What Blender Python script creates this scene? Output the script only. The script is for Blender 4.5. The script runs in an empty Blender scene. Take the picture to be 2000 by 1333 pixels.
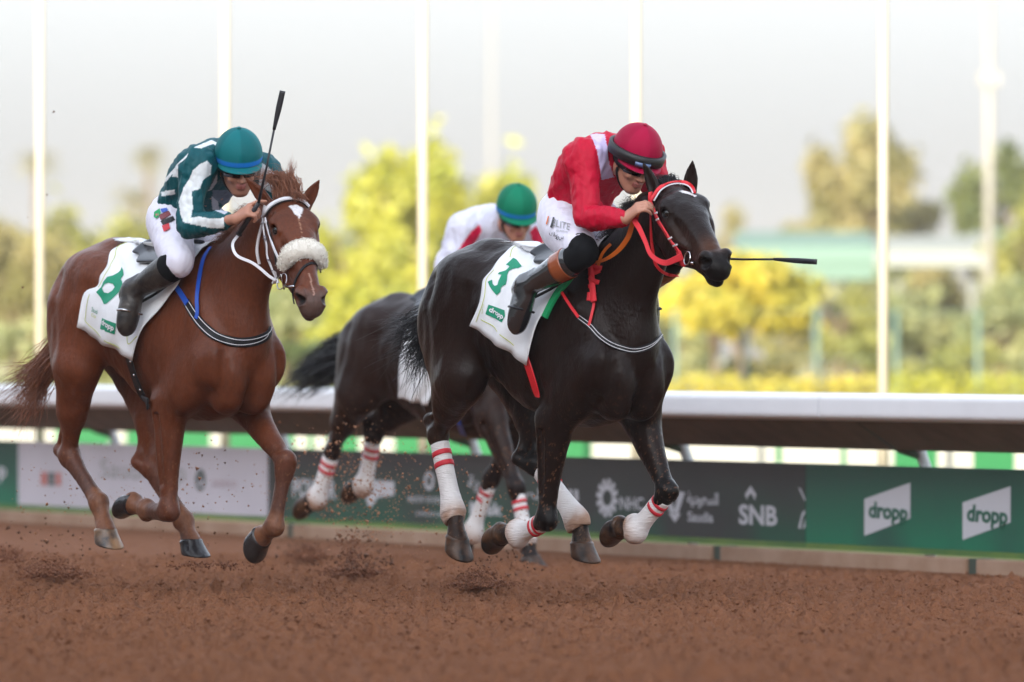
import bpy, bmesh, math, random, os
import numpy as np
from mathutils import Vector, Matrix
random.seed(7); RNG = np.random.default_rng(7)
R = math.radians
SC = bpy.context.scene
EXPO = 3.0

# ------------------------------------------------------------ camera
LENS = 280.0
FPX = LENS / 36 * 2000            # focal length in pixels of the 2000 px wide photograph
CAMH, HZ = 1.2, 685.0             # lens height, horizon row
cam_data = bpy.data.cameras.new('camera'); cam = bpy.data.objects.new('camera', cam_data)
SC.collection.objects.link(cam); SC.camera = cam
cam.location = (0, 0, CAMH); cam.rotation_euler = (R(90), 0, 0)
cam_data.lens = LENS; cam_data.sensor_width = 36; cam_data.sensor_fit = 'HORIZONTAL'
cam_data.shift_y = (HZ - 666.5) / 2000
cam_data.clip_start = 0.5; cam_data.clip_end = 4000
cam_data.dof.use_dof = True; cam_data.dof.focus_distance = 36.3; cam_data.dof.aperture_fstop = 2.7
cam_data.dof.aperture_blades = 0

# ------------------------------------------------------------ sky, sun, exposure
SUN_EL, SUN_AZ = R(14), R(202)    # azimuth the sun stands at, clockwise from +Y: behind the camera, to the left
W = bpy.data.worlds.new('World'); SC.world = W; W.use_nodes = True
nt = W.node_tree; nt.nodes.clear()
sky = nt.nodes.new('ShaderNodeTexSky'); sky.sky_type = 'NISHITA'; sky.sun_disc = False
sky.sun_elevation = SUN_EL; sky.sun_rotation = SUN_AZ
sky.air_density = 1.0; sky.dust_density = 6.0; sky.ozone_density = 1.0
bg = nt.nodes.new('ShaderNodeBackground'); bg.inputs['Strength'].default_value = 0.15
wo = nt.nodes.new('ShaderNodeOutputWorld')
hs = nt.nodes.new('ShaderNodeHueSaturation'); hs.inputs['Saturation'].default_value = .45   # hazy desert sky: paler and more even than the clear-air model
gm = nt.nodes.new('ShaderNodeGamma'); gm.inputs['Gamma'].default_value = .5
nt.links.new(sky.outputs[0], hs.inputs['Color']); nt.links.new(hs.outputs[0], gm.inputs[0]); tn = nt.nodes.new('ShaderNodeMix'); tn.data_type = 'RGBA'; tn.blend_type = 'MULTIPLY'; tn.inputs[0].default_value = 1; tn.inputs[7].default_value = (.93, .98, 1.07, 1)
nt.links.new(gm.outputs[0], tn.inputs[6]); nt.links.new(tn.outputs[2], bg.inputs[0]); nt.links.new(bg.outputs[0], wo.inputs[0])
sd = bpy.data.lights.new('sun', 'SUN'); sd.energy = 2.1; sd.angle = R(0.5); sd.color = (1.0, 0.86, 0.66)
so = bpy.data.objects.new('sun', sd); SC.collection.objects.link(so)
sdir = Vector((math.sin(SUN_AZ) * math.cos(SUN_EL), math.cos(SUN_AZ) * math.cos(SUN_EL), math.sin(SUN_EL)))
so.rotation_euler = sdir.to_track_quat('Z', 'Y').to_euler(); so.location = (-30, -60, 60)
SC.view_settings.view_transform = 'Standard'; SC.view_settings.look = 'None'
SC.view_settings.exposure = EXPO; SC.view_settings.gamma = 1.0
SC.cycles.max_bounces = 6; SC.cycles.diffuse_bounces = 3; SC.cycles.transparent_max_bounces = 8
SC.cycles.use_denoising = True

# ------------------------------------------------------------ helpers: objects and tags
COL = SC.collection
def tag(o, label=None, cat=None, group=None, kind=None):
    if label: o['label'] = label
    if cat: o['category'] = cat
    if group: o['group'] = group
    if kind: o['kind'] = kind
    return o
def empty(name, loc=(0, 0, 0), rz=0.0):
    o = bpy.data.objects.new(name, None); COL.objects.link(o); o.location = loc; o.rotation_euler = (0, 0, rz)
    o.empty_display_size = 0.2
    return o
def mesh_obj(name, verts, faces, mat=None, parent=None, smooth=True, cols=None, mats=None, fmat=None, uv=None):
    me = bpy.data.meshes.new(name)
    verts = np.asarray(verts, dtype=np.float32)
    if isinstance(faces, np.ndarray) and faces.ndim == 2:
        nf, k = faces.shape
        me.vertices.add(len(verts)); me.vertices.foreach_set('co', verts.ravel())
        me.loops.add(nf * k); me.loops.foreach_set('vertex_index', faces.astype(np.int32).ravel())
        me.polygons.add(nf); me.polygons.foreach_set('loop_start', np.arange(0, nf * k, k, dtype=np.int32))
        try: me.polygons.foreach_set('loop_total', np.full(nf, k, dtype=np.int32))
        except Exception: pass
        me.update(calc_edges=True)
    else:
        me.from_pydata([tuple(map(float, v)) for v in verts], [], [tuple(int(i) for i in f) for f in faces]); me.update()
    me.validate()
    if smooth:
        me.polygons.foreach_set('use_smooth', np.ones(len(me.polygons), dtype=bool))
    if cols is not None:
        ca = me.color_attributes.new('Col', 'FLOAT_COLOR', 'POINT')
        c4 = np.ones((len(me.vertices), 4), dtype=np.float32); c4[:, :3] = cols
        ca.data.foreach_set('color', c4.ravel())
    for m in (mats if mats else ([mat] if mat else [])): me.materials.append(m)
    if fmat is not None: me.polygons.foreach_set('material_index', np.asarray(fmat, dtype=np.int32))
    o = bpy.data.objects.new(name, me); COL.objects.link(o)
    if parent: o.parent = parent
    return o
class MB:
    """collects simple shapes into one mesh"""
    def __init__(s): s.v = []; s.f = []; s.m = []; s.mi = 0
    def add(s, v, f):
        n = len(s.v); s.v += [tuple(map(float, p)) for p in v]; s.f += [tuple(int(i) + n for i in q) for q in f]; s.m += [s.mi] * len(f)
        return s
    def box(s, lo, hi):
        x0, y0, z0 = lo; x1, y1, z1 = hi
        return s.add([(x0,y0,z0),(x1,y0,z0),(x1,y1,z0),(x0,y1,z0),(x0,y0,z1),(x1,y0,z1),(x1,y1,z1),(x0,y1,z1)],
                     [(0,3,2,1),(4,5,6,7),(0,1,5,4),(1,2,6,5),(2,3,7,6),(3,0,4,7)])
    def obox(s, c, ax, half):
        c = np.array(c, float); A = [np.array(a, float) * h for a, h in zip(ax, half)]
        v = [c + i * A[0] + j * A[1] + k * A[2] for k in (-1, 1) for (i, j) in ((-1,-1),(1,-1),(1,1),(-1,1))]
        return s.add(v, [(0,3,2,1),(4,5,6,7),(0,1,5,4),(1,2,6,5),(2,3,7,6),(3,0,4,7)])
    def tube(s, pts, rad, n=8, cap=True, flat=None):
        pts = np.asarray(pts, float); m = len(pts)
        rad = np.full(m, rad, float) if np.isscalar(rad) else np.asarray(rad, float)
        v = []; t0 = pts[1] - pts[0]
        up = np.array([0, 0, 1.]) if abs(t0[2]) < .9 * np.linalg.norm(t0) else np.array([1., 0, 0])
        for i in range(m):
            t = pts[min(i + 1, m - 1)] - pts[max(i - 1, 0)]; t /= np.linalg.norm(t) + 1e-9
            a = np.cross(t, up); a /= np.linalg.norm(a) + 1e-9; b = np.cross(a, t); up = b
            for k in range(n):
                q = 2 * math.pi * k / n
                v.append(pts[i] + rad[i] * (a * math.cos(q) + b * math.sin(q) * (flat or 1)))
        f = [(i * n + k, i * n + (k + 1) % n, (i + 1) * n + (k + 1) % n, (i + 1) * n + k) for i in range(m - 1) for k in range(n)]
        if cap: f += [tuple(range(n))[::-1], tuple((m - 1) * n + k for k in range(n))]
        return s.add(v, f)
    def ball(s, c, r, nu=12, nv=8, Rm=None):
        r = np.array([r, r, r], float) if np.isscalar(r) else np.array(r, float); c = np.array(c, float)
        v = [];
        for j in range(nv + 1):
            th = math.pi * j / nv
            for i in range(nu):
                ph = 2 * math.pi * i / nu
                p = np.array([math.sin(th) * math.cos(ph), math.sin(th) * math.sin(ph), math.cos(th)]) * r
                if Rm is not None: p = Rm @ p
                v.append(c + p)
        f = [(j * nu + i, (j + 1) * nu + i, (j + 1) * nu + (i + 1) % nu, j * nu + (i + 1) % nu) for j in range(nv) for i in range(nu)]
        return s.add(v, f)
    def build(s, name, mat=None, parent=None, smooth=False, mats=None):
        return mesh_obj(name, s.v, s.f, mat, parent, smooth, mats=mats, fmat=(s.m if mats else None))

# ------------------------------------------------------------ helpers: materials
def S(c):   # sRGB 0..255 -> linear
    return tuple(((x / 255) / 12.92 if x <= 10 else ((x / 255 + .055) / 1.055) ** 2.4) for x in c)
def mat(name, col, rough=.6, noise=0.0, nscale=8.0, bump=0.0, bscale=60.0, attr=False, metal=0.0, spec=.5,
        coat=0.0, sheen=0.0, stretch=None, emit=None, trans=0.0, col2=None, transl=0.0, bdist=0.01, detail=4.0):
    m = bpy.data.materials.new(name); m.use_nodes = True; t = m.node_tree; N = t.nodes; K = t.links.new
    b = N['Principled BSDF']; b.inputs['Roughness'].default_value = rough; b.inputs['Metallic'].default_value = metal
    b.inputs['Specular IOR Level'].default_value = spec
    if coat: b.inputs['Coat Weight'].default_value = coat; b.inputs['Coat Roughness'].default_value = .25
    if sheen: b.inputs['Sheen Weight'].default_value = sheen; b.inputs['Sheen Roughness'].default_value = .4
    tc = N.new('ShaderNodeTexCoord'); vec = tc.outputs['Object']
    if stretch:
        mp = N.new('ShaderNodeMapping'); mp.inputs['Scale'].default_value = stretch; K(vec, mp.inputs[0]); vec = mp.outputs[0]
    if attr:
        a = N.new('ShaderNodeAttribute'); a.attribute_name = 'Col'; base = a.outputs['Color']
    else:
        a = N.new('ShaderNodeRGB'); a.outputs[0].default_value = (*col, 1); base = a.outputs[0]
    if noise or col2:
        nz = N.new('ShaderNodeTexNoise'); nz.inputs['Scale'].default_value = nscale; nz.inputs['Detail'].default_value = detail
        nz.inputs['Roughness'].default_value = .6; K(vec, nz.inputs['Vector'])
        if col2:
            rp = N.new('ShaderNodeValToRGB'); rp.color_ramp.elements[0].position = .35; rp.color_ramp.elements[1].position = .65
            rp.color_ramp.elements[0].color = (*col, 1); rp.color_ramp.elements[1].color = (*col2, 1)
            K(nz.outputs['Fac'], rp.inputs[0]); base = rp.outputs[0]
        if noise:
            mr = N.new('ShaderNodeMapRange'); mr.inputs[1].default_value = .3; mr.inputs[2].default_value = .7
            mr.inputs[3].default_value = 1 - noise; mr.inputs[4].default_value = 1 + noise
            K(nz.outputs['Fac'], mr.inputs[0])
            mx = N.new('ShaderNodeVectorMath'); mx.operation = 'SCALE'; K(base, mx.inputs[0]); K(mr.outputs[0], mx.inputs['Scale'])
            base = mx.outputs[0]
    K(base, b.inputs['Base Color'])
    if bump:
        n2 = N.new('ShaderNodeTexNoise'); n2.inputs['Scale'].default_value = bscale; n2.inputs['Detail'].default_value = 5
        K(vec, n2.inputs['Vector']); bp = N.new('ShaderNodeBump'); bp.inputs['Strength'].default_value = bump
        bp.inputs['Distance'].default_value = bdist; K(n2.outputs['Fac'], bp.inputs['Height']); K(bp.outputs[0], b.inputs['Normal'])
    if emit: b.inputs['Emission Color'].default_value = (*emit[0], 1); b.inputs['Emission Strength'].default_value = emit[1]
    if transl:
        tl = N.new('ShaderNodeBsdfTranslucent'); K(base, tl.inputs[0]); ms = N.new('ShaderNodeMixShader'); ms.inputs[0].default_value = transl
        K(b.outputs[0], ms.inputs[1]); K(tl.outputs[0], ms.inputs[2]); K(ms.outputs[0], N['Material Output'].inputs[0])
    return m

# ------------------------------------------------------------ helpers: signed-distance sculpting
def nrm(v): v = np.asarray(v, float); return v / (np.linalg.norm(v) + 1e-12)
def crm(pts, n):
    """Catmull-Rom resample of rows to n rows"""
    P = np.asarray(pts, float); m = len(P)
    if m == 2: return np.array([P[0] + (P[1] - P[0]) * t for t in np.linspace(0, 1, n)])
    Q = np.vstack([2 * P[0] - P[1], P, 2 * P[-1] - P[-2]]); out = []
    for t in np.linspace(0, m - 1 - 1e-6, n):
        i = int(t); u = t - i; a, b, c, d = Q[i], Q[i + 1], Q[i + 2], Q[i + 3]
        out.append(.5 * (2 * b + (c - a) * u + (2 * a - 5 * b + 4 * c - d) * u * u + (3 * b - a - 3 * c + d) * u ** 3))
    return np.array(out)
class Field:
    def __init__(s, lo, hi, h):
        s.lo = np.array(lo, np.float32); s.h = h
        s.n = np.ceil((np.array(hi) - s.lo) / h).astype(int) + 1
        s.d = np.full(s.n, .3, np.float32)
    def _w(s, lo, hi):
        a = np.maximum(((np.asarray(lo) - s.lo) / s.h).astype(int), 0)
        b = np.minimum(np.ceil((np.asarray(hi) - s.lo) / s.h).astype(int) + 1, s.n)
        if np.any(b <= a): return None
        sl = tuple(slice(i, j) for i, j in zip(a, b))
        X = (s.lo[0] + s.h * np.arange(a[0], b[0], dtype=np.float32))[:, None, None]
        Y = (s.lo[1] + s.h * np.arange(a[1], b[1], dtype=np.float32))[None, :, None]
        Z = (s.lo[2] + s.h * np.arange(a[2], b[2], dtype=np.float32))[None, None, :]
        return sl, X, Y, Z
    def _mix(s, sl, d, k, sub):
        o = s.d[sl]; d = d.astype(np.float32)
        if sub:
            d = -d
            h = np.maximum(k - np.abs(o - d), 0) / k; s.d[sl] = np.maximum(o, d) + h * h * k * .25
        else:
            h = np.maximum(k - np.abs(o - d), 0) / k; s.d[sl] = np.minimum(o, d) - h * h * k * .25
    def cone(s, a, b, ra, rb, k=.02, sub=False):
        a = np.array(a, np.float32); b = np.array(b, np.float32); m = max(ra, rb) + (0 if sub else max(k, .05)) + k + 3 * s.h
        w = s._w(np.minimum(a, b) - m, np.maximum(a, b) + m)
        if w is None: return
        sl, X, Y, Z = w; u = b - a; L = float(u @ u) + 1e-9
        x, y, z = X - a[0], Y - a[1], Z - a[2]
        t = np.clip((x * u[0] + y * u[1] + z * u[2]) / L, 0, 1)
        d = np.sqrt((x - t * u[0]) ** 2 + (y - t * u[1]) ** 2 + (z - t * u[2]) ** 2) - (ra + (rb - ra) * t)
        s._mix(sl, d, k, sub)
    def ell(s, c, r, k=.02, ax=None, sub=False):
        """ellipsoid; ax = 3 rows of axes"""
        c = np.array(c, np.float32); r = np.array(r, np.float32)
        A = np.eye(3, dtype=np.float32) if ax is None else np.array([nrm(v) for v in ax], np.float32)
        ext = np.sqrt(((A * r[:, None]) ** 2).sum(0)) + (0 if sub else max(k, .05)) + k + 3 * s.h
        w = s._w(c - ext, c + ext)
        if w is None: return
        sl, X, Y, Z = w; x, y, z = X - c[0], Y - c[1], Z - c[2]
        k0 = 0; k1 = 0
        for i in range(3):
            q = (x * A[i, 0] + y * A[i, 1] + z * A[i, 2]) / r[i]; k0 = k0 + q * q; k1 = k1 + (q / r[i]) ** 2
        k0 = np.sqrt(k0); k1 = np.sqrt(k1) + 1e-6
        s._mix(sl, k0 * (k0 - 1) / k1, k, sub)
    def _ec(s, X, Y, Z, a, b, ra, rb, u):
        a = np.array(a, np.float32); b = np.array(b, np.float32); w3 = nrm(b - a); L = float(np.linalg.norm(b - a)) + 1e-6
        u = np.asarray(u, float); u = nrm(u - (u @ w3) * w3); v = np.cross(w3, u)
        x, y, z = X - a[0], Y - a[1], Z - a[2]; f32 = np.float32
        T = x * f32(w3[0]) + y * f32(w3[1]) + z * f32(w3[2]); t = np.clip(T / f32(L), 0, 1)
        U = x * f32(u[0]) + y * f32(u[1]) + z * f32(u[2]); V = x * f32(v[0]) + y * f32(v[1]) + z * f32(v[2])
        r1 = ra[0] + (rb[0] - ra[0]) * t; r2 = ra[1] + (rb[1] - ra[1]) * t; r3 = np.minimum(r1, r2)
        E = T - t * f32(L)
        k0 = np.sqrt((U / r1) ** 2 + (V / r2) ** 2 + (E / r3) ** 2)
        k1 = np.sqrt((U / r1 ** 2) ** 2 + (V / r2 ** 2) ** 2 + (E / r3 ** 2) ** 2) + 1e-6
        return k0 * (k0 - 1) / k1
    def econe(s, a, b, ra, rb, u, k=.02, sub=False):
        """cone with elliptical section: ra=(radius along u, radius across)"""
        m = max(*ra, *rb) + (0 if sub else max(k, .05)) + k + 3 * s.h
        w = s._w(np.minimum(a, b) - m, np.maximum(a, b) + m)
        if w is None: return
        s._mix(w[0], s._ec(w[1], w[2], w[3], a, b, ra, rb, u), k, sub)
    def chain(s, pts, u=(0, 1, 0), k=.02, n=None, sub=False):
        """rows (x,y,z, r_along_u, r_across) swept smoothly, blended in as one form"""
        P = crm(pts, n or (len(pts) - 1) * 4 + 1); P[:, 3:5] = np.maximum(P[:, 3:5], .002)
        m = P[:, 3:5].max() + (0 if sub else max(k, .05)) + k + 3 * s.h
        w = s._w(P[:, :3].min(0) - m, P[:, :3].max(0) + m)
        if w is None: return
        sl, X, Y, Z = w; D = np.full(s.d[sl].shape, .3, np.float32); o = np.array([q.start for q in sl])
        for i in range(len(P) - 1):
            a, b = P[i], P[i + 1]; mm = max(*a[3:5], *b[3:5]) + (0 if sub else max(k, .05)) + k + 3 * s.h
            w2 = s._w(np.minimum(a[:3], b[:3]) - mm, np.maximum(a[:3], b[:3]) + mm)
            if w2 is None: continue
            q = tuple(slice(z.start - o[j], z.stop - o[j]) for j, z in enumerate(w2[0]))
            D[q] = np.minimum(D[q], s._ec(w2[1], w2[2], w2[3], a[:3], b[:3], a[3:5], b[3:5], u))
        s._mix(sl, D, k, sub)
    def val(s, p):
        g = (np.asarray(p, np.float32) - s.lo) / s.h
        g = np.clip(g, 0, np.array(s.n) - 1.001); i = g.astype(int); f = g - i
        d = s.d; x, y, z = i.T; fx, fy, fz = f.T
        c = 0
        for dx in (0, 1):
            for dy in (0, 1):
                for dz in (0, 1):
                    c = c + d[x + dx, y + dy, z + dz] * (fx if dx else 1 - fx) * (fy if dy else 1 - fy) * (fz if dz else 1 - fz)
        return c
    def grad(s, p, e=None):
        e = e or 1.5 * s.h; p = np.asarray(p, float); g = np.stack([s.val(p + np.eye(3)[i] * e) - s.val(p - np.eye(3)[i] * e) for i in range(3)], 1)
        return g / (np.linalg.norm(g, axis=1, keepdims=True) + 1e-9)
    def mesh(s, smooth=1):
        d = s.d; S_ = d < 0
        nx, ny, nz = d.shape
        any_ = np.zeros((nx - 1, ny - 1, nz - 1), bool); all_ = np.ones_like(any_)
        for dx in (0, 1):
            for dy in (0, 1):
                for dz in (0, 1):
                    q = S_[dx:nx - 1 + dx, dy:ny - 1 + dy, dz:nz - 1 + dz]; any_ |= q; all_ &= q
        act = np.argwhere(any_ & ~all_); del any_, all_
        idx = np.full((nx - 1, ny - 1, nz - 1), -1, np.int32); idx[act[:, 0], act[:, 1], act[:, 2]] = np.arange(len(act))
        cor = [(a, b, c) for a in (0, 1) for b in (0, 1) for c in (0, 1)]
        val = np.stack([d[act[:, 0] + a, act[:, 1] + b, act[:, 2] + c] for a, b, c in cor], 1)
        acc = np.zeros((len(act), 3), np.float32); cnt = np.zeros(len(act), np.float32)
        for i in range(8):
            for j in range(i + 1, 8):
                if sum(abs(cor[i][q] - cor[j][q]) for q in range(3)) != 1: continue
                A, B = val[:, i], val[:, j]; m = (A < 0) != (B < 0)
                t = np.where(m, A / (A - B + 1e-12 * (~m)), 0)
                p = np.array(cor[i], np.float32)[None] + t[:, None] * (np.array(cor[j]) - np.array(cor[i])).astype(np.float32)[None]
                acc[m] += p[m]; cnt[m] += 1
        v = s.lo + s.h * (act + acc / cnt[:, None])
        F = []
        for axis in range(3):
            sa = [slice(None)] * 3; sb = [slice(None)] * 3
            sa[axis] = slice(0, -1); sb[axis] = slice(1, None)
            A = S_[tuple(sa)]; B = S_[tuple(sb)]; e = np.argwhere(A != B)
            o1, o2 = [q for q in range(3) if q != axis]
            e = e[(e[:, o1] > 0) & (e[:, o2] > 0) & (e[:, o1] < d.shape[o1] - 1) & (e[:, o2] < d.shape[o2] - 1)]
            ins = A[e[:, 0], e[:, 1], e[:, 2]]
            def at(a, b):
                q = e.copy(); q[:, o1] += a; q[:, o2] += b; return idx[q[:, 0], q[:, 1], q[:, 2]]
            quad = np.stack([at(-1, -1), at(0, -1), at(0, 0), at(-1, 0)], 1)
            flip = ins if axis != 1 else ~ins
            quad[~flip] = quad[~flip][:, ::-1]
            F.append(quad)
        F = np.vstack(F); F = F[(F >= 0).all(1)]
        for _ in range(smooth):
            a = np.concatenate([F[:, 0], F[:, 1], F[:, 2], F[:, 3]]); b = np.concatenate([F[:, 1], F[:, 2], F[:, 3], F[:, 0]])
            acc = np.zeros_like(v); c = np.bincount(a, minlength=len(v)).astype(np.float32)
            for q in range(3): acc[:, q] = np.bincount(a, weights=v[b, q], minlength=len(v))
            v = v * .5 + .5 * acc / np.maximum(c, 1)[:, None]
        return v, F

# ------------------------------------------------------------ where things stand: a running frame per horse
class Fr:
    """local frame: x ahead, y to the left, z up; pixels of the photograph are read through the lens"""
    def __init__(s, px, d, phi):
        s.a = -(math.pi / 2 - R(phi)); s.o = np.array([(px - 1000) / FPX * d, d, 0.0])
        s.F = np.array([math.cos(s.a), math.sin(s.a), 0]); s.L = np.array([-math.sin(s.a), math.cos(s.a), 0])
        s.cam = s.to_local(np.array([0, 0, CAMH]))
    def to_local(s, w): w = np.asarray(w, float) - s.o; return np.stack([w @ s.F, w @ s.L, w[..., 2]], -1)
    def dirl(s, w): w = np.asarray(w, float); return np.stack([w @ s.F, w @ s.L, w[..., 2]], -1)
    def ray(s, px, py): return s.dirl(np.stack([(np.asarray(px, float) - 1000) / FPX, np.ones_like(np.asarray(px, float)), (HZ - np.asarray(py, float)) / FPX], -1))
    def p(s, px, py, y):
        D = s.ray(px, py); t = (y - s.cam[1]) / D[1]; return s.cam + D * t
    def at(s, px, py, depth):      # depth = world distance from the lens plane
        return s.cam + s.ray(px, py) * depth
    def px(s, q):
        q = np.asarray(q, float); w = s.o + np.outer(q[..., 0].ravel(), s.F) + np.outer(q[..., 1].ravel(), s.L) + np.outer(q[..., 2].ravel(), (0, 0, 1))
        return np.stack([1000 + w[:, 0] / w[:, 1] * FPX, HZ - (w[:, 2] - CAMH) / w[:, 1] * FPX], 1)
    def hit(s, fld, pix, off=0.0, near=None, far=None, default_y=None):
        """drop photograph points on a sculpted surface along the line of sight"""
        pix = np.asarray(pix, float); D = s.ray(pix[:, 0], pix[:, 1]); d0 = s.o[1]
        ts = np.arange((near or d0 - 1.6), (far or d0 + 1.6), .008)
        res = np.zeros((len(pix), 3)); ok = np.zeros(len(pix), bool); prev = None
        best = np.full(len(pix), 9.); bt = np.full(len(pix), d0)
        for t in ts:
            q = s.cam + D * t; v = fld.val(q) - off
            lo = (q < fld.lo + fld.h).any(1) | (q > fld.lo + fld.h * (np.array(fld.n) - 2)).any(1); v = np.where(lo, .3, v)
            b = v < best; best = np.where(b & ~ok, v, best); bt = np.where(b & ~ok, t, bt)
            if prev is not None:
                c = (~ok) & (v <= 0)
                if c.any():
                    f = prev[c] / (prev[c] - v[c] + 1e-9); tt = t - .008 + .008 * np.clip(f, 0, 1)
                    res[c] = s.cam + D[c] * tt[:, None]; ok |= c
            prev = v
            if ok.all(): break
        m = ~ok
        if m.any(): res[m] = s.cam + D[m] * bt[m][:, None]
        return res, ok
# ------------------------------------------------------------ coats, hair, tack
def vnoise(p, sc, seed=0):
    """cheap smooth noise from warped sines, about -1..1"""
    r = np.random.default_rng(seed); p = np.asarray(p, float) * sc; out = np.zeros(len(p))
    for i in range(7):
        k = r.normal(size=3); k /= np.linalg.norm(k); k *= (1 + .8 * i); q = r.normal(size=3); q /= np.linalg.norm(q)
        out += np.sin(p @ k + 1.7 * np.sin(p @ q * (.7 + .3 * i) + r.uniform(0, 6)) + r.uniform(0, 6)) / (1 + .35 * i)
    return out / 2.6
def sst(a, b, x): t = np.clip((x - a) / (b - a), 0, 1); return t * t * (3 - 2 * t)
def seg_dist(p, a, b):
    a = np.array(a, float); b = np.array(b, float); u = b - a; t = np.clip(((p - a) @ u) / (u @ u + 1e-9), 0, 1)
    return np.linalg.norm(p - a - t[:, None] * u, axis=1), t
def in_poly(P, poly):
    x, y = P[:, 0], P[:, 1]; r = np.zeros(len(P), bool); n = len(poly)
    for i in range(n):
        (x1, y1), (x2, y2) = poly[i], poly[(i + 1) % n]
        r ^= ((y1 > y) != (y2 > y)) & (x < (x2 - x1) * (y - y1) / (y2 - y1 + 1e-12) + x1)
    return r
def lerpc(c, d, w): return c * (1 - w[:, None]) + np.array(d, float) * w[:, None]
def coat_colors(H, v, base, kind):
    J = H.J; c = np.tile(np.array(base, float), (len(v), 1))
    c *= (1 + .22 * vnoise(v, 5, 3) + .10 * vnoise(v, 25, 4))[:, None]
    hd = v - H.P0; a, b, n = [(hd @ x) / H.hs for x in (H.h, H.l, H.n)]
    head = (a > -.03) & (a < .68) & (np.abs(b) < .16) & (n > -.30) & (n < .12)
    nz = vnoise(v, 40, 9)
    for k in J:
        K, Fk, Co, To = [np.array(q) for q in J[k][1:5]]
        d1, t1 = seg_dist(v, K, Fk); d2, t2 = seg_dist(v, Fk, Co)
        leg = sst(.13, .07, np.minimum(d1, d2)); low = sst(.10, .06, d2)
        if kind == 'B':
            c = lerpc(c, (.085, .042, .032), leg * sst(-.3, .5, t1) * .75); c = lerpc(c, (.21, .085, .040), low * (.55 + .3 * nz).clip(0, 1))
        elif kind == 'A':
            c = lerpc(c, (.006, .005, .005), leg * .9); c = lerpc(c, (.10, .048, .026), low * (.28 + .5 * nz).clip(0, .75) * sst(.05, -.10, 0 * t2))
            c = lerpc(c, (.10, .05, .028), low * sst(.3, .8, t2) * (.35 + .5 * nz).clip(0, .8))
        else:
            c = lerpc(c, (.012, .008, .008), leg * .8)
    fl = sst(.55, .85, vnoise(v, 150, 41)) * sst(1.15, .6, v[:, 2]) * .55; c = lerpc(c, (.20, .095, .05), fl)       # flecks of thrown dirt
    if kind == 'A':
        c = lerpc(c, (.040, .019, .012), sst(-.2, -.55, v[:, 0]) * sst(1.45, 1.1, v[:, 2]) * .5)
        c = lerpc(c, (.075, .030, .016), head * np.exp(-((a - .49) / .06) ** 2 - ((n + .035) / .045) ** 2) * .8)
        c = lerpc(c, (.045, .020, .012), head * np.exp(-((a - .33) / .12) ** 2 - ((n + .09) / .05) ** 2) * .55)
        c = lerpc(c, (.004, .004, .004), head * sst(.49, .56, a + .02 * nz) * .8)
    if kind == 'B':
        c = lerpc(c, (.085, .060, .052), head * sst(.50, .57, a + .02 * nz) * .75)
        c = lerpc(c, (.10, .030, .014), sst(.15, .22, np.abs(v[:, 1])) * 0 + .0 * a)
    ey = np.minimum(np.linalg.norm(np.stack([a - .170, b - .082, n + .038], 1), axis=1), np.linalg.norm(np.stack([a - .170, b + .082, n + .038], 1), axis=1))
    c = lerpc(c, (.004, .003, .003), sst(.030, .019, ey) * .9)
    ns = np.minimum(np.linalg.norm(np.stack([a - .552, b - .052, n + .06], 1) * [1, 1.2, 1.2], axis=1), np.linalg.norm(np.stack([a - .552, b + .052, n + .06], 1) * [1, 1.2, 1.2], axis=1))
    c = lerpc(c, (.006, .004, .004), sst(.036, .024, ns))
    if kind in 'AB':
        P = np.stack([b + .003 * nz, a + .003 * vnoise(v, 90, 5)], 1); top = head & (n > -.035)
        star = [(-.030, .070), (-.008, .060), (.010, .085), (.030, .120), (.020, .135), (.004, .112), (-.02, .098)] if kind == 'A' else \
               [(-.024, .068), (.010, .062), (.030, .078), (.024, .105), (.012, .140), (.002, .155), (-.012, .128), (-.018, .095)]
        if kind == 'A': star = [(x * .9 + .022, y + .008) for x, y in star]
        else: star = [(x + .008, y) for x, y in star]
        c[in_poly(P, star) & top] = (.62, .60, .60)
        if kind == 'B':
            c[in_poly(P, [(.004, .14), (.008, .14), (.008, .24), (.004, .24)]) & top & (nz > -.2)] = (.30, .16, .10)
            c[in_poly(P, [(-.001, .45), (.006, .45), (.006, .56), (-.001, .56)]) & top] = (.30, .18, .14)
    return np.clip(c, 0, 1)
def ribbon(pts, nrms, w, th=.003, mb=None, n=None, wv=None):
    """flat strap: pts along, nrms = outward normals, w = full width"""
    mb = mb or MB(); n = n or max(6, len(pts) * 5)
    P = crm(pts, n); N = crm(nrms, n); Wd = np.full(n, w, float) if np.isscalar(w) else crm(np.array(w)[:, None], n)[:, 0]
    v = []
    for i in range(n):
        t = nrm(P[min(i + 1, n - 1)] - P[max(i - 1, 0)]); nn = nrm(N[i] - (N[i] @ t) * t); s = np.cross(t, nn)
        for a, b in ((-1, 0), (-.86, 1), (.86, 1), (1, 0), (.9, -.4), (-.9, -.4)): v.append(P[i] + s * a * Wd[i] / 2 + nn * b * th)
    f = [(i * 6 + k, i * 6 + (k + 1) % 6, (i + 1) * 6 + (k + 1) % 6, (i + 1) * 6 + k) for i in range(n - 1) for k in range(6)]
    f += [tuple(range(6))[::-1], tuple((n - 1) * 6 + k for k in range(6))]
    return mb.add(v, f)
def strap(H, pix, w, name, m, parent, off=.006, th=.003, fld=None, build=True, mb=None):
    """strap laid on the sculpted surface along photograph points"""
    fr = H.fr; P, ok = fr.hit(fld or H.f, crm(pix, max(len(pix) * 3, 6)), off)
    N = (fld or H.f).grad(P, .02)
    P = P.copy()
    for _ in range(1): P[1:-1] = P[1:-1] * .5 + .25 * (P[:-2] + P[2:])
    mb = ribbon(P, N, w, th, mb, n=len(P) * 3)
    return mb.build(name, m, parent, False) if build else mb
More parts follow.
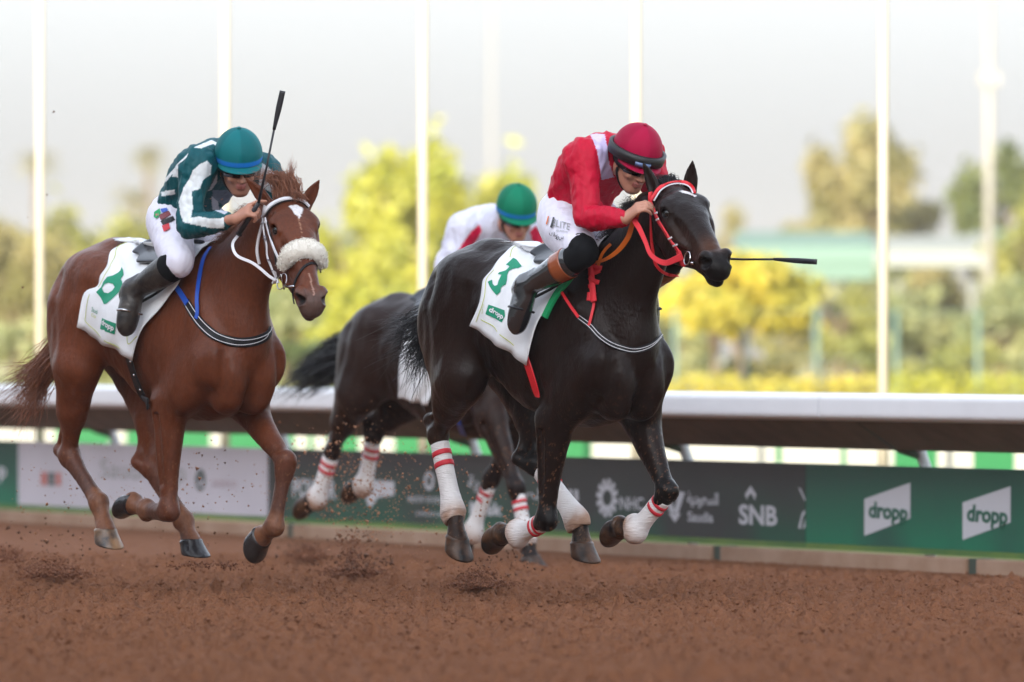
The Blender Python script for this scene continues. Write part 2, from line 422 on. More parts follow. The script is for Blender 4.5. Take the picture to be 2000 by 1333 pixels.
def free_pts(fr, pts): return [fr.p(*q) for q in pts]
def sleeve(rows, u=(0, 1, 0), n=24, k=None, wob=0.0, seed=0, closed=True):
    P = crm(rows, k or (len(rows) - 1) * 6 + 1); v = []; r = np.random.default_rng(seed); m = len(P)
    for i in range(m):
        t = nrm(P[min(i + 1, m - 1), :3] - P[max(i - 1, 0), :3]); uu = nrm(np.array(u, float) - (np.array(u, float) @ t) * t); vv = np.cross(t, uu)
        for j in range(n):
            a = 2 * math.pi * j / n; g = 1 + wob * r.uniform(-1, 1)
            v.append(P[i, :3] + (uu * math.cos(a) * P[i, 3] + vv * math.sin(a) * P[i, 4]) * g)
    f = [(i * n + j, i * n + (j + 1) % n, (i + 1) * n + (j + 1) % n, (i + 1) * n + j) for i in range(m - 1) for j in range(n)]
    if closed: f += [tuple(range(n))[::-1], tuple((m - 1) * n + j for j in range(n))]
    return np.array(v), f, P
def hair(name, roots, mids, tips, m, parent, n=200, r=.003, js=(.01, .04, .07), seg=9, seed=1, curl=.01):
    """many tapering strands from roots by mids to tips (matching lists of anchor points)"""
    rg = np.random.default_rng(seed); R0, M0, T0 = [crm(x, 40) if len(x) > 1 else np.repeat(np.array(x, float), 40, 0) for x in (roots, mids, tips)]
    V = []; F = []; base = 0
    for i in range(n):
        t = rg.uniform(0, 39.99); k = int(t)
        a = R0[k] + rg.normal(size=3) * js[0]; b = M0[k] + rg.normal(size=3) * js[1]; c = T0[k] + rg.normal(size=3) * js[2]
        c = b + (c - b) * rg.uniform(.55, 1.15)
        q = crm([a, b, c], seg); ph = rg.uniform(0, 6); ax = rg.normal(size=3)
        s = np.linspace(0, 1, seg); q += np.outer(np.sin(s * 7 + ph) * s * curl, ax)
        rad = r * rg.uniform(.5, 1.3) * (1 - s ** 1.5 * .92)
        tt = np.gradient(q, axis=0); tt /= np.linalg.norm(tt, axis=1, keepdims=True) + 1e-9
        u = np.cross(tt, nrm(ax)); u /= np.linalg.norm(u, axis=1, keepdims=True) + 1e-9; w = np.cross(tt, u)
        for j in range(3):
            an = 2.094 * j; V.append(q + (u * math.cos(an) + w * math.sin(an)) * rad[:, None])
        for j in range(3):
            A = base + j * seg; B = base + ((j + 1) % 3) * seg
            for s_ in range(seg - 1): F.append((A + s_, B + s_, B + s_ + 1, A + s_ + 1))
        base += 3 * seg
    return mesh_obj(name, np.vstack(V), np.array(F), m, parent)
from mathutils.geometry import delaunay_2d_cdt
def fill_poly(polys, step):
    """triangulate polygons (first outer, others holes) with inner points every step"""
    vs = []; ed = []; fa = []
    for poly in polys:
        b = len(vs); P = []
        for i in range(len(poly)):
            p, q = np.array(poly[i], float), np.array(poly[(i + 1) % len(poly)], float); k = max(1, int(np.linalg.norm(q - p) / step))
            P += [p + (q - p) * j / k for j in range(k)]
        vs += [tuple(p) for p in P]; ed += [(b + i, b + (i + 1) % len(P)) for i in range(len(P))]; fa.append(list(range(b, b + len(P))))
    o = np.array(vs); lo, hi = o.min(0), o.max(0)
    g = np.array([(x, y) for x in np.arange(lo[0], hi[0], step) for y in np.arange(lo[1], hi[1], step)])
    if len(g):
        ins = in_poly(g, polys[0])
        for h in polys[1:]: ins &= ~in_poly(g, h)
        vs += [tuple(p) for p in g[ins]]
    r = delaunay_2d_cdt([Vector(p) for p in vs], ed, fa, 2, 1e-5)
    return np.array([tuple(p) for p in r[0]]), [tuple(f) for f in r[2]]
def text_mesh(s, font=None, bold=0.0, shear=0.0):
    """flat lettering: vertices in a unit box (height about 1) and faces"""
    cu = bpy.data.curves.new('t', 'FONT'); cu.body = s; cu.resolution_u = 3; cu.offset = bold; cu.shear = shear
    o = bpy.data.objects.new('t', cu); COL.objects.link(o)
    dg = bpy.context.evaluated_depsgraph_get(); dg.update(); me = bpy.data.meshes.new_from_object(o.evaluated_get(dg))
    v = np.array([tuple(x.co)[:2] for x in me.vertices]) if len(me.vertices) else np.zeros((0, 2)); f = [tuple(p.vertices) for p in me.polygons]
    bpy.data.objects.remove(o); bpy.data.curves.remove(cu); bpy.data.meshes.remove(me)
    return v, f
def text_quad(s, org, ux, uy, bold=0.0):
    """lettering laid in the parallelogram org + [0,1] ux + [0,1] uy (its box is fitted)"""
    v, f = text_mesh(s, bold=bold); lo, hi = v.min(0), v.max(0); t = (v - lo) / (hi - lo)
    return np.array(org, float) + t[:, :1] * np.array(ux, float) + t[:, 1:] * np.array(uy, float), f

M_eye = mat('eye_dark', (.006, .004, .003), rough=.05, spec=.7)
M_hoofA = mat('hoof_horn_dark', (.009, .008, .009), rough=.38, spec=.3, col2=(.085, .040, .020), nscale=14, bump=.3, bscale=40)
M_hoofB = mat("hoof_horn", (.012, .012, .016), rough=.25, col2=(.030, .026, .026), nscale=10, bump=.2, bscale=50)
M_hoofT = mat('hoof_horn_tan', (.020, .020, .024), rough=.3, col2=(.30, .17, .085), nscale=9, bump=.2, bscale=50)
M_coat = {k: mat('coat_' + k, (0, 0, 0), rough=r_, attr=True, spec=sp, bump=.5, bscale=110, noise=.16, nscale=70, coat=ct, bdist=.004, stretch=(1, 1, .45))
          for k, r_, sp, ct in (('A', .33, .13, .0), ('B', .40, .18, .0), ('C', .40, .13, .0))}
M_hairK = mat('hair_black', (.006, .006, .008), rough=.45, spec=.4)
M_hairB = mat('hair_chestnut', (.22, .082, .042), rough=.6)
M_hairC = mat('hair_dark', (.012, .009, .009), rough=.5)
M_red = mat('strap_red', (.62, .012, .022), rough=.45, bump=.2, bscale=300, bdist=.002)
M_redn = mat('strap_red_cloth', (.60, .018, .030), rough=.75, bump=.4, bscale=400, bdist=.002)
M_org = mat('rein_orange', (.72, .16, .012), rough=.7, bump=.4, bscale=400, bdist=.002)
M_wht = mat('strap_white', (.72, .72, .76), rough=.4)
M_blk = mat('strap_black', (.008, .008, .010), rough=.5, spec=.25)
M_blu = mat('strap_blue', (.010, .07, .42), rough=.35)
M_steel = mat('steel', (.6, .6, .62), rough=.2, metal=1)
M_cloth = mat('saddle_cloth_white', (.72, .74, .77), rough=.8, bump=.25, bscale=30, bdist=.01, noise=.05, nscale=6)
M_grn = mat('cloth_green', (.0, .24, .13), rough=.7)
M_gold = mat('cloth_gold', (.50, .55, .12), rough=.7)
M_pad = mat('pad_green', (.0, .30, .10), rough=.8)
M_wrap = mat('bandage', (0, 0, 0), rough=.85, attr=True, bump=.9, bscale=22, stretch=(1, 1, 9), bdist=.010)
M_rwrap = mat('bandage_tape', (.50, .015, .03), rough=.6)
M_wool = mat('sheepskin', (.86, .83, .76), rough=.95)

def wrap(J, key, parent, stripes=True, top=.13, bk=None):
    K, Fk, Co = [np.array(q, float) for q in J[key][1:4]]; c = Fk - K; cn = nrm(c); p = nrm(Co - Fk)
    hind = key[1] == 'H'
    
    g = 1.17 if hind else 1.03
    rows = [(*(K + c * top), .036 * g, .044 * g), (*(K + c * .4 + bk * .004), .035 * g, .043 * g), (*(K + c * .75 + bk * .006), .036 * g, .044 * g), (*(Fk + bk * .014), .057, .070),
            (*(Fk + p * .025 + bk * .012), .055, .066), (*(Fk + p * .045 + bk * .006), .047, .054)]
    v, f, P = sleeve(rows, n=28, k=34, wob=.012, seed=hash(key) % 97 if False else len(key))
    d, t = seg_dist(v, K + c * .55, Fk + p * .05); w = sst(.45, .95, t) * (.75 + .35 * vnoise(v, 30, 2)) + .08 
    col = lerpc(np.tile((.74, .73, .74), (len(v), 1)), (.34, .18, .10), w.clip(0, .9))
    o = mesh_obj('leg_wrap', v, f, M_wrap, parent, cols=col)
    if stripes:
        for q in (top + .10, top + .24):
            r2 = [(*(K + c * q), .0375 * g, .0455 * g), (*(K + c * (q + .06)), .0375 * g, .0455 * g)]
            v, f, P = sleeve(r2, n=28, k=4); mesh_obj('stripe', v, f, M_rwrap, o)
    return o
def finish_horse(H, kind, base, label):
    v, F = H.f.mesh(1)
    N = H.f.grad(v, .02); up = np.clip((v[:, 2] - .6) / .3, 0, 1); onh = np.linalg.norm(v - H.P0, axis=1) < .75
    ms = vnoise(v * [1.0, 1.0, .55], 15, 31); rdg = 1 - np.abs(vnoise(v * [1, 1, .7], 9, 33)) * 2
    amp = up * np.where(onh, .35, 1.0); v = v + N * (amp * (.0035 * ms + .0030 * np.clip(rdg, -.5, 1)) + .0012 * vnoise(v, 60, 35) * (1 - up * .5))[:, None]
    root = empty('racehorse', H.fr.o, H.fr.a); tag(root, label, 'horse', 'horses racing on the dirt track'); H.root = root
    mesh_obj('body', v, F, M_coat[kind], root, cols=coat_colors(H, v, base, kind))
    for s in (-1, 1):
        bb = np.linspace(.05, -.02, 60); en = nrm(H.l * s * .75 + H.n * .66); e0 = H.q(.170, s * .062, -.052); pp = np.array([e0 + en * b for b in bb]); k = int((H.f.val(pp) < 0).argmax()); ec = e0 + en * (bb[k] + .0025)
        MB().ball(ec, .0205 * H.hs, 24, 16).build('eye', M_eye, root, True)
    for k in H.J: hoof(H.J[k][3], H.J[k][4], root, M_hoofA if kind != 'B' else (M_hoofT if k == 'RH' else M_hoofB))
    return root
def cloth(H, rear, front, parent, off=.014, nu=44, nv=40, label=None, ext=.02):
    """saddle cloth: rear and front edges given from the top down on the near side, mirrored over the back"""
    fr = H.fr; A = crm(rear, nv); B = crm(front, nv); px = np.array([[A[j] * (1 - i / (nu - 1)) + B[j] * (i / (nu - 1)) for i in range(nu)] for j in range(nv)]).reshape(-1, 2)
    P, ok = fr.hit(H.f, px, off); P = P.reshape(nv, nu, 3)
    for _ in range(3):
        Q = P.copy(); Q[1:-1, 1:-1] = .5 * P[1:-1, 1:-1] + .125 * (P[:-2, 1:-1] + P[2:, 1:-1] + P[1:-1, :-2] + P[1:-1, 2:]); P = Q
    N = H.f.grad(P.reshape(-1, 3), .03).reshape(nv, nu, 3)
    ii = np.linspace(0, 1, nu)[None, :]; jj = np.linspace(0, 1, nv)[:, None]
    fold = .006 * np.sin(ii * 9 + jj * 5 + 2 * np.sin(jj * 4 + ii * 3)) * (.3 + jj) + .004 * np.sin(ii * 23 - jj * 11 + 1.5 * np.sin(jj * 9))
    P = P + N * (.010 + fold + .035 * np.clip(jj - .75, 0, 1) ** 1.2 * 1.2)[..., None]
    H.cl = (px.reshape(nv, nu, 2), P, N)
    Mi = P * np.array([1, -1, 1.]); top = []; k = 10
    for q in range(1, k):
        t = q / k; row = P[0] * (1 - t) + Mi[0] * t
        g = row.copy(); zz = np.linspace(-.05, .20, 60)
        S_ = np.stack([H.f.val(g + np.array([0, 0, z])) for z in zz], 0); idx = (S_ > off).argmax(0); g[:, 2] += zz[idx]; g[:, 2] = np.maximum(g[:, 2], row[:, 2]); top.append(g)
    rows = [P[j] for j in range(nv - 1, -1, -1)] + top + [Mi[j] for j in range(nv)]
    V = np.array(rows); nr = len(V); V = V.reshape(-1, 3)
    f = [(j * nu + i, j * nu + i + 1, (j + 1) * nu + i + 1, (j + 1) * nu + i) for j in range(nr - 1) for i in range(nu - 1)]
    o = mesh_obj('saddle_cloth', V, f, M_cloth, parent)
    md = o.modifiers.new('thick', 'SOLIDIFY'); md.thickness = .003; md.offset = 0
    return o
def on_cloth(H, pix, lift=.003):
    """photograph points -> points on the near face of the cloth (bilinear in its own grid)"""
    px, P, N = H.cl; nv, nu = px.shape[:2]; flat = px.reshape(-1, 2); pix = np.asarray(pix, float); out = np.zeros((len(pix), 3))
    for m, q in enumerate(pix):
        d = ((flat - q) ** 2).sum(1); k = d.argsort()[:4]; w = 1 / (d[k] + .3); w /= w.sum()
        # local affine fit
        k = d.argsort()[:9]; A = np.c_[flat[k], np.ones(9)]; X = np.linalg.lstsq(A, P.reshape(-1, 3)[k], rcond=None)[0]
        out[m] = np.array([q[0], q[1], 1]) @ X + N.reshape(-1, 3)[k[0]] * lift
    # push towards the viewer so that the mark clears the folds
    v = H.fr.cam - out; v /= np.linalg.norm(v, axis=1, keepdims=True)
    return out + v * lift
def mark(H, name, pix, faces, m, parent, lift=.003): return mesh_obj(name, on_cloth(H, pix, lift), faces, m, parent)
Z = lambda ox, oy, sc, L: [(ox + x / sc, oy + y / sc) for x, y in L]
# ------------------------------------------------------------ the course: rail line frame
HAZE = .00030
AR = math.atan(7187 / FPX)                         # how far the rail runs off the view axis
RD = np.array([-math.sin(AR), math.cos(AR), 0]); RN = np.array([math.cos(AR), math.sin(AR), 0])
RP0 = np.array([1000 / FPX * 42.2, 42.2, 0])
def RL(t, n, z): return RP0 + RD * t + RN * n + np.array([0, 0, z])
def rl_px(px, n=0.0):                              # distance t along the line where a photograph column crosses it
    u = (px - 1000) / FPX; P = RP0 + RN * n; return (u * P[1] - P[0]) / (RD[0] - u * RD[1])
def rl_z(px, py, n=0.0):
    P = RL(rl_px(px, n), n, 0); return CAMH + (HZ - py) / FPX * P[1]
def rbox(mb, t0, t1, n0, n1, z0, z1):
    c = RL((t0 + t1) / 2, (n0 + n1) / 2, (z0 + z1) / 2); return mb.obox(c, (RD, RN, (0, 0, 1)), (abs(t1 - t0) / 2, abs(n1 - n0) / 2, (z1 - z0) / 2))
def struct(o): o['kind'] = 'structure'; return o
# --- ground
def fnoise(shape, sx, sy, seed):
    r = np.random.default_rng(seed); a = r.normal(size=shape); fx = np.fft.fftfreq(shape[0])[:, None]; fy = np.fft.rfftfreq(shape[1])[None]
    a = np.fft.irfft2(np.fft.rfft2(a) * np.exp(-2 * (math.pi ** 2) * ((fx * sx) ** 2 + (fy * sy) ** 2)), shape); return a / a.std()
M_dirt = mat('track_dirt', (.262, .112, .056), rough=.97, col2=(.175, .071, .035), nscale=26, noise=.20, bump=1.0, bscale=70, bdist=.03, spec=.15, detail=8)
M_sand = mat('infield_ground', (.30, .25, .10), rough=.95, col2=(.10, .14, .03), nscale=.15, spec=.1)
gx = np.arange(-6.0, 6.0, .017); gy = np.concatenate([np.arange(21, 46, .024), np.arange(46, 66, .08)])
NX, NY = len(gx), len(gy)
gh = .010 * fnoise((NX, NY), .6, .6, 8) + .013 * fnoise((NX, NY), 1.0, .9, 1) + .012 * fnoise((NX, NY), 2.2, 1.8, 2) + .008 * fnoise((NX, NY), 7, 5, 3) + .008 * fnoise((NX, NY), 40, 16, 5)
gh = np.where(gh > 0, gh * 1.25, gh * .8)
for (px, d, r_, hgt) in ((940, 38.5, .22, .05), (700, 40.5, .20, .04), (100, 39.5, .26, .05), (600, 44, .18, .04), (10, 41, .25, .05), (1130, 35.0, .2, .02), (420, 36, .2, .02)):
    cx = (px - 1000) / FPX * d; q = ((gx[:, None] - cx) / r_) ** 2 + ((gy[None] - d) / (r_ * 2)) ** 2; gh += hgt * np.exp(-q * 1.2) - hgt * .8 * np.exp(-q * 5)
hl = ((gx[:, None] - RP0[0]) * RN[0] + (gy[None] - RP0[1]) * RN[1]); gh += .0045 * np.sin(hl * 2 * math.pi / .15 + 1.2 * fnoise((NX, NY), 60, 60, 12)) * (1 + .5 * fnoise((NX, NY), 30, 30, 13))
rgc = np.random.default_rng(44)
for _ in range(150):
    cy = rgc.uniform(27, 46); cx = rgc.uniform(-1.05, 1.05) * 1000 / FPX * cy; r_ = rgc.uniform(.05, .085); i0, i1 = np.searchsorted(gx, (cx - .3, cx + .3)); j0, j1 = np.searchsorted(gy, (cy - .5, cy + .5))
    qx = (gx[i0:i1, None] - cx) / r_; qy = (gy[None, j0:j1] - cy) / (r_ * 1.5); q = np.sqrt(qx ** 2 + qy ** 2); gh[i0:i1, j0:j1] += rgc.uniform(.6, 1.3) * (-.026 * np.exp(-(q / .75) ** 4) + .014 * np.exp(-((q - 1.25) / .35) ** 2))
edge = np.minimum(np.minimum(gx[:, None] + 6, 6 - gx[:, None]), np.minimum(gy[None] - 21, 66 - gy[None])); fade = np.clip(edge / .5, 0, 1)
perp = (gx[:, None] - RP0[0]) * RN[0] + (gy[None] - RP0[1]) * RN[1]; fade = fade * np.clip((-.02 - perp) / 1.5, .10, 1)
gz = (gh * np.clip(1 - (gy[None] - 40) / 9, .35, 1) + .012) * fade + .004
V = np.stack(np.broadcast_arrays(gx[:, None], gy[None], gz), -1).reshape(-1, 3)
i, j = np.meshgrid(np.arange(NX - 1), np.arange(NY - 1), indexing='ij'); a = (i * NY + j).ravel(); keep = (perp[:-1, :-1].ravel() < .35)
Fq = np.stack([a, a + NY, a + NY + 1, a + 1], 1)[keep]
struct(mesh_obj('track_dirt', V, Fq, M_dirt))
mb = MB(); tq = [RL(-400, -60, 0), RL(-400, .3, 0), RL(700, .3, 0), RL(700, -60, 0)]; mb.add([RL(-250, -60, 0), RL(-250, .3, 0), RL(600, .3, 0), RL(600, -60, 0)], [(0, 1, 2, 3)]); struct(mb.build('track', M_dirt))
mb = MB(); mb.add([(-700, -300, -.03), (700, -300, -.03), (700, 900, -.03), (-700, 900, -.03)], [(0, 1, 2, 3)]); struct(mb.build('ground', M_sand))
# --- running rail: fascia, slanting cover, posts with brackets
M_rail = mat('rail_white', (.72, .74, .78), rough=.42, noise=.04, nscale=3)
M_under = mat('rail_cover', (.14, .112, .085), rough=.7, noise=.25, nscale=5)
M_post = mat('rail_post', (.55, .58, .62), rough=.4)
M_brk = mat('rail_bracket', (.05, .07, .055), rough=.5)
T0, T1 = -30, 90
zt, zb = rl_z(2000, 772, -.42), rl_z(2000, 829, -.42)
rail = empty('running_rail', RL(0, 0, 0)); tag(rail, 'white running rail with dark slanting underside along the inside of the dirt track', 'rail')
def child(o, parent): o.parent = parent; o.matrix_parent_inverse = Matrix.Translation(-Vector(parent.location)); return o
def prof(name, pts, t0, t1, m, seg=1):
    """constant section (n, z) run along the rail"""
    v = []; k = len(pts)
    for q in range(seg + 1): v += [RL(t0 + (t1 - t0) * q / seg, n, z) for n, z in pts]
    f = [(q * k + i, q * k + (i + 1) % k, (q + 1) * k + (i + 1) % k, (q + 1) * k + i) for q in range(seg) for i in range(k)] + [tuple(range(k)), tuple(seg * k + i for i in range(k))[::-1]]
    return mesh_obj(name, v, f, m, None, smooth=False)
joint = rl_px(1598, -.42); L_ = 5.0; t = joint - L_ * 6
hgt = zt - zb; arc = [(-.42 + .06 * (abs(q) ** 7), zb + hgt / 2 + hgt / 2 * q) for q in np.linspace(-1, 1, 17)]
while t < T1:
    o = prof('fascia', arc + [(-.36, zt - .004), (-.36, zb + .004)], t + .006, t + L_ - .006, M_rail); child(o, rail)
    if hgt: 
        me = o.data; me.polygons.foreach_set('use_smooth', [False] * len(me.polygons))
    t += L_
z_u = rl_z(2000, 886, -.10)
child(prof('cover', [(-.375, zb + .008), (-.375, zb + .03), (.02, zt - .02), (.02, z_u), (-.10, z_u)], T0, T1, M_under), rail)
tp = rl_px(1785, 0); tq_ = rl_px(1322, 0); sp_ = (tq_ - tp); t = tp - sp_ * 8
while t < T1:
    mb = MB(); mb.tube([RL(t, .10, -.02), RL(t, .10, .5), RL(t, .05, .62), RL(t, .0, zb - .0)], .032, 12); child(mb.build('post', M_post, None, True), rail)
    mb = MB(); mb.tube([RL(t, .05, .62), RL(t, -.08, z_u + .0), RL(t, -.34, zb + .005)], .020, 8); child(mb.build('bracket', M_brk, None, True), rail)
    t += sp_
# --- kerb blocks under the boards
M_kerb = mat('kerb_concrete', (.36, .24, .17), rough=.9, col2=(.28, .17, .11), nscale=4, bump=.3, bscale=30)
tj = [rl_px(1915, -.05), rl_px(1415, -.05)]; kl = tj[1] - tj[0]; t = tj[0] - 6 * kl; k_i = 0
while t < 70:
    mb = MB(); rbox(mb, t + .10, t + kl - .02, -.09, .04, -.03, .085); o = mb.build('kerb_block', M_kerb); mb2 = MB(); rbox(mb2, t - .015, t + .095, -.07, .03, -.03, .088); j_ = mb2.build('joint_post', M_brk, o)
    md = o.modifiers.new('bev', 'BEVEL'); md.width = .008; md.segments = 2
    d0 = RL(t, 0, 0); px_l = 1000 + d0[0] / d0[1] * FPX
    where = 'below the two green logo boards at the right' if 1500 < px_l < 2100 else 'below the dark sponsor board' if 500 < px_l <= 1500 else 'below the white board at the left' if 0 < px_l <= 500 else 'continuing the line under the boards'
    tag(o, 'low dusty concrete kerb block ' + where, 'kerb', 'kerb blocks along the rail'); t += kl; k_i += 1
# --- sponsor boards
def gmat(name, top, bot, right, rough=.55):
    m = mat(name, top, rough=rough); t = m.node_tree; N = t.nodes; K = t.links.new; b = N['Principled BSDF']
    tc = N.new('ShaderNodeTexCoord'); sx = N.new('ShaderNodeSeparateXYZ'); K(tc.outputs['Generated'], sx.inputs[0])
    r1 = N.new('ShaderNodeValToRGB'); r1.color_ramp.elements[0].position = .05; r1.color_ramp.elements[1].position = .85
    r1.color_ramp.elements[0].color = (*bot, 1); r1.color_ramp.elements[1].color = (*top, 1); K(sx.outputs['Z'], r1.inputs[0])
    nz = N.new('ShaderNodeTexNoise'); nz.inputs['Scale'].default_value = 1.1; nz.inputs['Detail'].default_value = 1; K(tc.outputs['Object'], nz.inputs['Vector'])
    r2 = N.new('ShaderNodeMapRange'); r2.inputs[1].default_value = .42; r2.inputs[2].default_value = .60; K(nz.outputs['Fac'], r2.inputs[0])
    mx = N.new('ShaderNodeMix'); mx.data_type = 'RGBA'; K(r2.outputs[0], mx.inputs[0]); K(r1.outputs[0], mx.inputs[6]); mx.inputs[7].default_value = (*right, 1)
    K(mx.outputs[2], b.inputs['Base Color']); return m
M_bdark = gmat('board_print_dark', (.045, .046, .050), (.040, .075, .055), (.030, .060, .048))
M_bmid = gmat('board_print_mixed', (.043, .040, .043), (.012, .075, .045), (.034, .036, .036))
M_bgreen = gmat('board_print_green', (.020, .078, .056), (.003, .150, .078), (.012, .066, .048))
M_bwhite = mat('board_print_white', (.50, .48, .54), rough=.6, noise=.05, nscale=2)
M_strip = mat('board_print_strip', (.055, .14, .035), rough=.55, col2=(.12, .20, .04), nscale=1.5)
M_log = mat('print_white', (.52, .53, .58), rough=.6); M_lgrn = mat('print_green', (.016, .11, .07), rough=.6)
M_lred = mat('print_red', (.45, .14, .12), rough=.6); M_lgry = mat('print_grey', (.26, .27, .27), rough=.6); M_lblk = mat('print_charcoal', (.10, .12, .12), rough=.6)
M_lpnk = mat('print_pink', (.40, .30, .34), rough=.6)
BZ0, BZ1 = rl_z(2000, 1093), rl_z(2000, 918)
def board(px0, px1, m, label, seg=1):
    t0, t1 = rl_px(px1), rl_px(px0); root = empty('sponsor_board', RL(t0, 0, 0), math.atan2(RD[1], RD[0])); tag(root, label, 'board', 'sponsor boards along the rail')
    mb = MB(); rbox(mb, t0 + .004, t1 - .004, 0, .02, BZ0 + .033, BZ1); o = mb.build('panel', m); child2(o, root)
    mb = MB(); rbox(mb, t0 + .004, t1 - .004, -.001, .021, BZ0, BZ0 + .032); o = mb.build('bottom_strip', M_strip); child2(o, root)
    root['t0'] = t0; return root
def child2(o, parent):
    bpy.context.view_layer.update(); M = Matrix.Translation(parent.location) @ Matrix.Rotation(parent.rotation_euler.z, 4, 'Z')
    o.data.transform(M.inverted()); o.parent = parent; return o
def on_board(pix, lift=.003):
    out = []
    for x, y in np.asarray(pix, float):
        t = rl_px(x, -lift); P = RL(t, -lift, 0); out.append(RL(t, -lift, CAMH + (HZ - y) / FPX * P[1]))
    return np.array(out)
def bmark(root, name, pix, faces, m, lift=.003): o = mesh_obj(name, on_board(pix, lift), faces, m, None, smooth=False); child2(o, root); return o
def btext(root, s, x0, yb, x1, h, m, bold=.0, slope=.045, name='lettering', lift=.003, up=0.0):
    v, f = text_quad(s, (x0, yb), (x1 - x0, (x1 - x0) * slope), (0, -h), bold=bold); return bmark(root, name, v, f, m, lift)
b0 = board(-700, 35, M_bgreen, 'green sponsor board at the left edge, cut by the frame')
b1 = board(35, 523, M_bwhite, 'pale sponsor board with grey lettering behind the chestnut horse')
b2 = board(523, 1573, M_bmid, 'long dark sponsor board with a row of white company marks')
b3 = board(1573, 2700, M_bgreen, 'green sponsor board with white slanted tiles at the right')
btext(b0, 'dropp', -60, 940, 12, 40, M_log, .03)
# white board
btext(b1, 'Saudi Cup', 196, 945, 362, 48, M_lgry, .0); 
p, f = fill_poly([[(80, 922), (92, 922), (92, 948), (80, 948)]], 30); bmark(b1, 'emblem', p, f, M_lred)
p, f = fill_poly([[(95, 923), (106, 923), (106, 949), (95, 949)]], 30); bmark(b1, 'emblem', p, f, M_lblk)
p, f = fill_poly([[(109, 923), (119, 924), (119, 949), (109, 949)]], 30); bmark(b1, 'emblem', p, f, M_lred)
th = np.linspace(0, 2 * math.pi, 25)[:-1]
p, f = fill_poly([[(391 + 10 * math.cos(a), 938 + 22 * math.sin(a)) for a in th], [(392 + 4 * math.cos(a), 944 + 7 * math.sin(a)) for a in th]], 30); bmark(b1, 'emblem', p, f, M_lblk)
btext(b1, 'aramco', 416, 951, 462, 13, M_lpnk)
# long board
btext(b2, 'POWER', 572, 972, 656, 38, M_log, .03)
p, f = fill_poly([[(700, 937), (770, 941), (770, 968), (738, 972), (722, 995), (712, 968), (700, 964)]], 30); bmark(b2, 'emblem', p, f, M_log)
p, f = fill_poly([[(838 + 10 * math.cos(a), 940 + 18 * math.sin(a)) for a in th], [(838 + 5 * math.cos(a), 940 + 10 * math.sin(a)) for a in th]], 30); bmark(b2, 'emblem', p, f, M_log)
btext(b2, 'MINISTRY OF SPORT', 797, 981, 868, 12, M_log, .01); btext(b2, 'KINGDOM', 813, 1007, 866, 8, M_log, .01)
btext(b2, '\uFE94\uFEF3\uFEAE\uFE9F', 914, 962, 962, 34, M_log, .02); btext(b2, 'Misk', 918, 1006, 982, 26, M_log, .03)
btext(b2, '\uFEE2\uFEE0\uFECC\uFE98\uFEDF\uFE8D', 1018, 986, 1130, 34, M_log, .03)
for k in range(12):
    a = k * math.pi / 6 + .2; c, s = math.cos(a), math.sin(a)
    q = [(1186 + 9 * c - 3.5 * s, 973 + 15 * s + 6 * c), (1186 + 9 * c + 3.5 * s, 973 + 15 * s - 6 * c), (1186 + 21 * c + 3 * s, 973 + 38 * s - 5 * c), (1186 + 21 * c - 3 * s, 973 + 38 * s + 5 * c)]
    p, f = fill_poly([q], 40); bmark(b2, 'emblem_petal', p, f, M_log)
btext(b2, 'NHC', 1211, 996, 1257, 26, M_log, .02)
for q in ([(1296, 968), (1308, 966), (1318, 1000), (1310, 1004)], [(1316, 1000), (1326, 960), (1338, 962), (1324, 1006)], [(1306, 1003), (1330, 1004), (1318, 1021)]):
    p, f = fill_poly([q], 40); bmark(b2, 'emblem', p, f, M_log)
btext(b2, '\uFE94\uFEF3\uFEA9\uFEEE\uFECC\uFEB4\uFEDF\uFE8D', 1342, 992, 1403, 32, M_log, .03); btext(b2, 'Saudia', 1343, 1019, 1393, 20, M_log, .02)
btext(b2, 'SNB', 1443, 1025, 1518, 40, M_log, .03)
p, f = fill_poly([[(1466, 949), (1477, 966), (1474, 978), (1470, 968), (1466, 964), (1461, 970), (1459, 977), (1455, 966)]], 40); bmark(b2, 'emblem', p, f, M_log)
for q in ([(1559, 952), (1564, 955), (1573, 975), (1572, 980)], [(1559, 1032), (1566, 1003), (1572, 996), (1573, 1002), (1567, 1012), (1564, 1033)], [(1568, 1034), (1573, 1012), (1573, 1030)]):
    p, f = fill_poly([q], 40); bmark(b2, 'emblem', p, f, M_log)
for x in (1688, 1880, 2090, 2310):
    k = 1 + (x - 1688) * .00022
    p, f = fill_poly([[(x, 975 + (x - 1688) * .036), (x + 90 * k, 943 + (x - 1688) * .036), (x + 90 * k, 1013 + (x - 1688) * .042), (x, 1047 + (x - 1688) * .042)]], 60); bmark(b3, 'logo_tile', p, f, M_log)
    y = 1010 + (x - 1688) * .040
    v, f = text_quad('dropp', (x + 7, y + 11), (76 * k, 7), (3, -42 * k), bold=.035); bmark(b3, 'lettering', v, f, M_lgrn, .006)
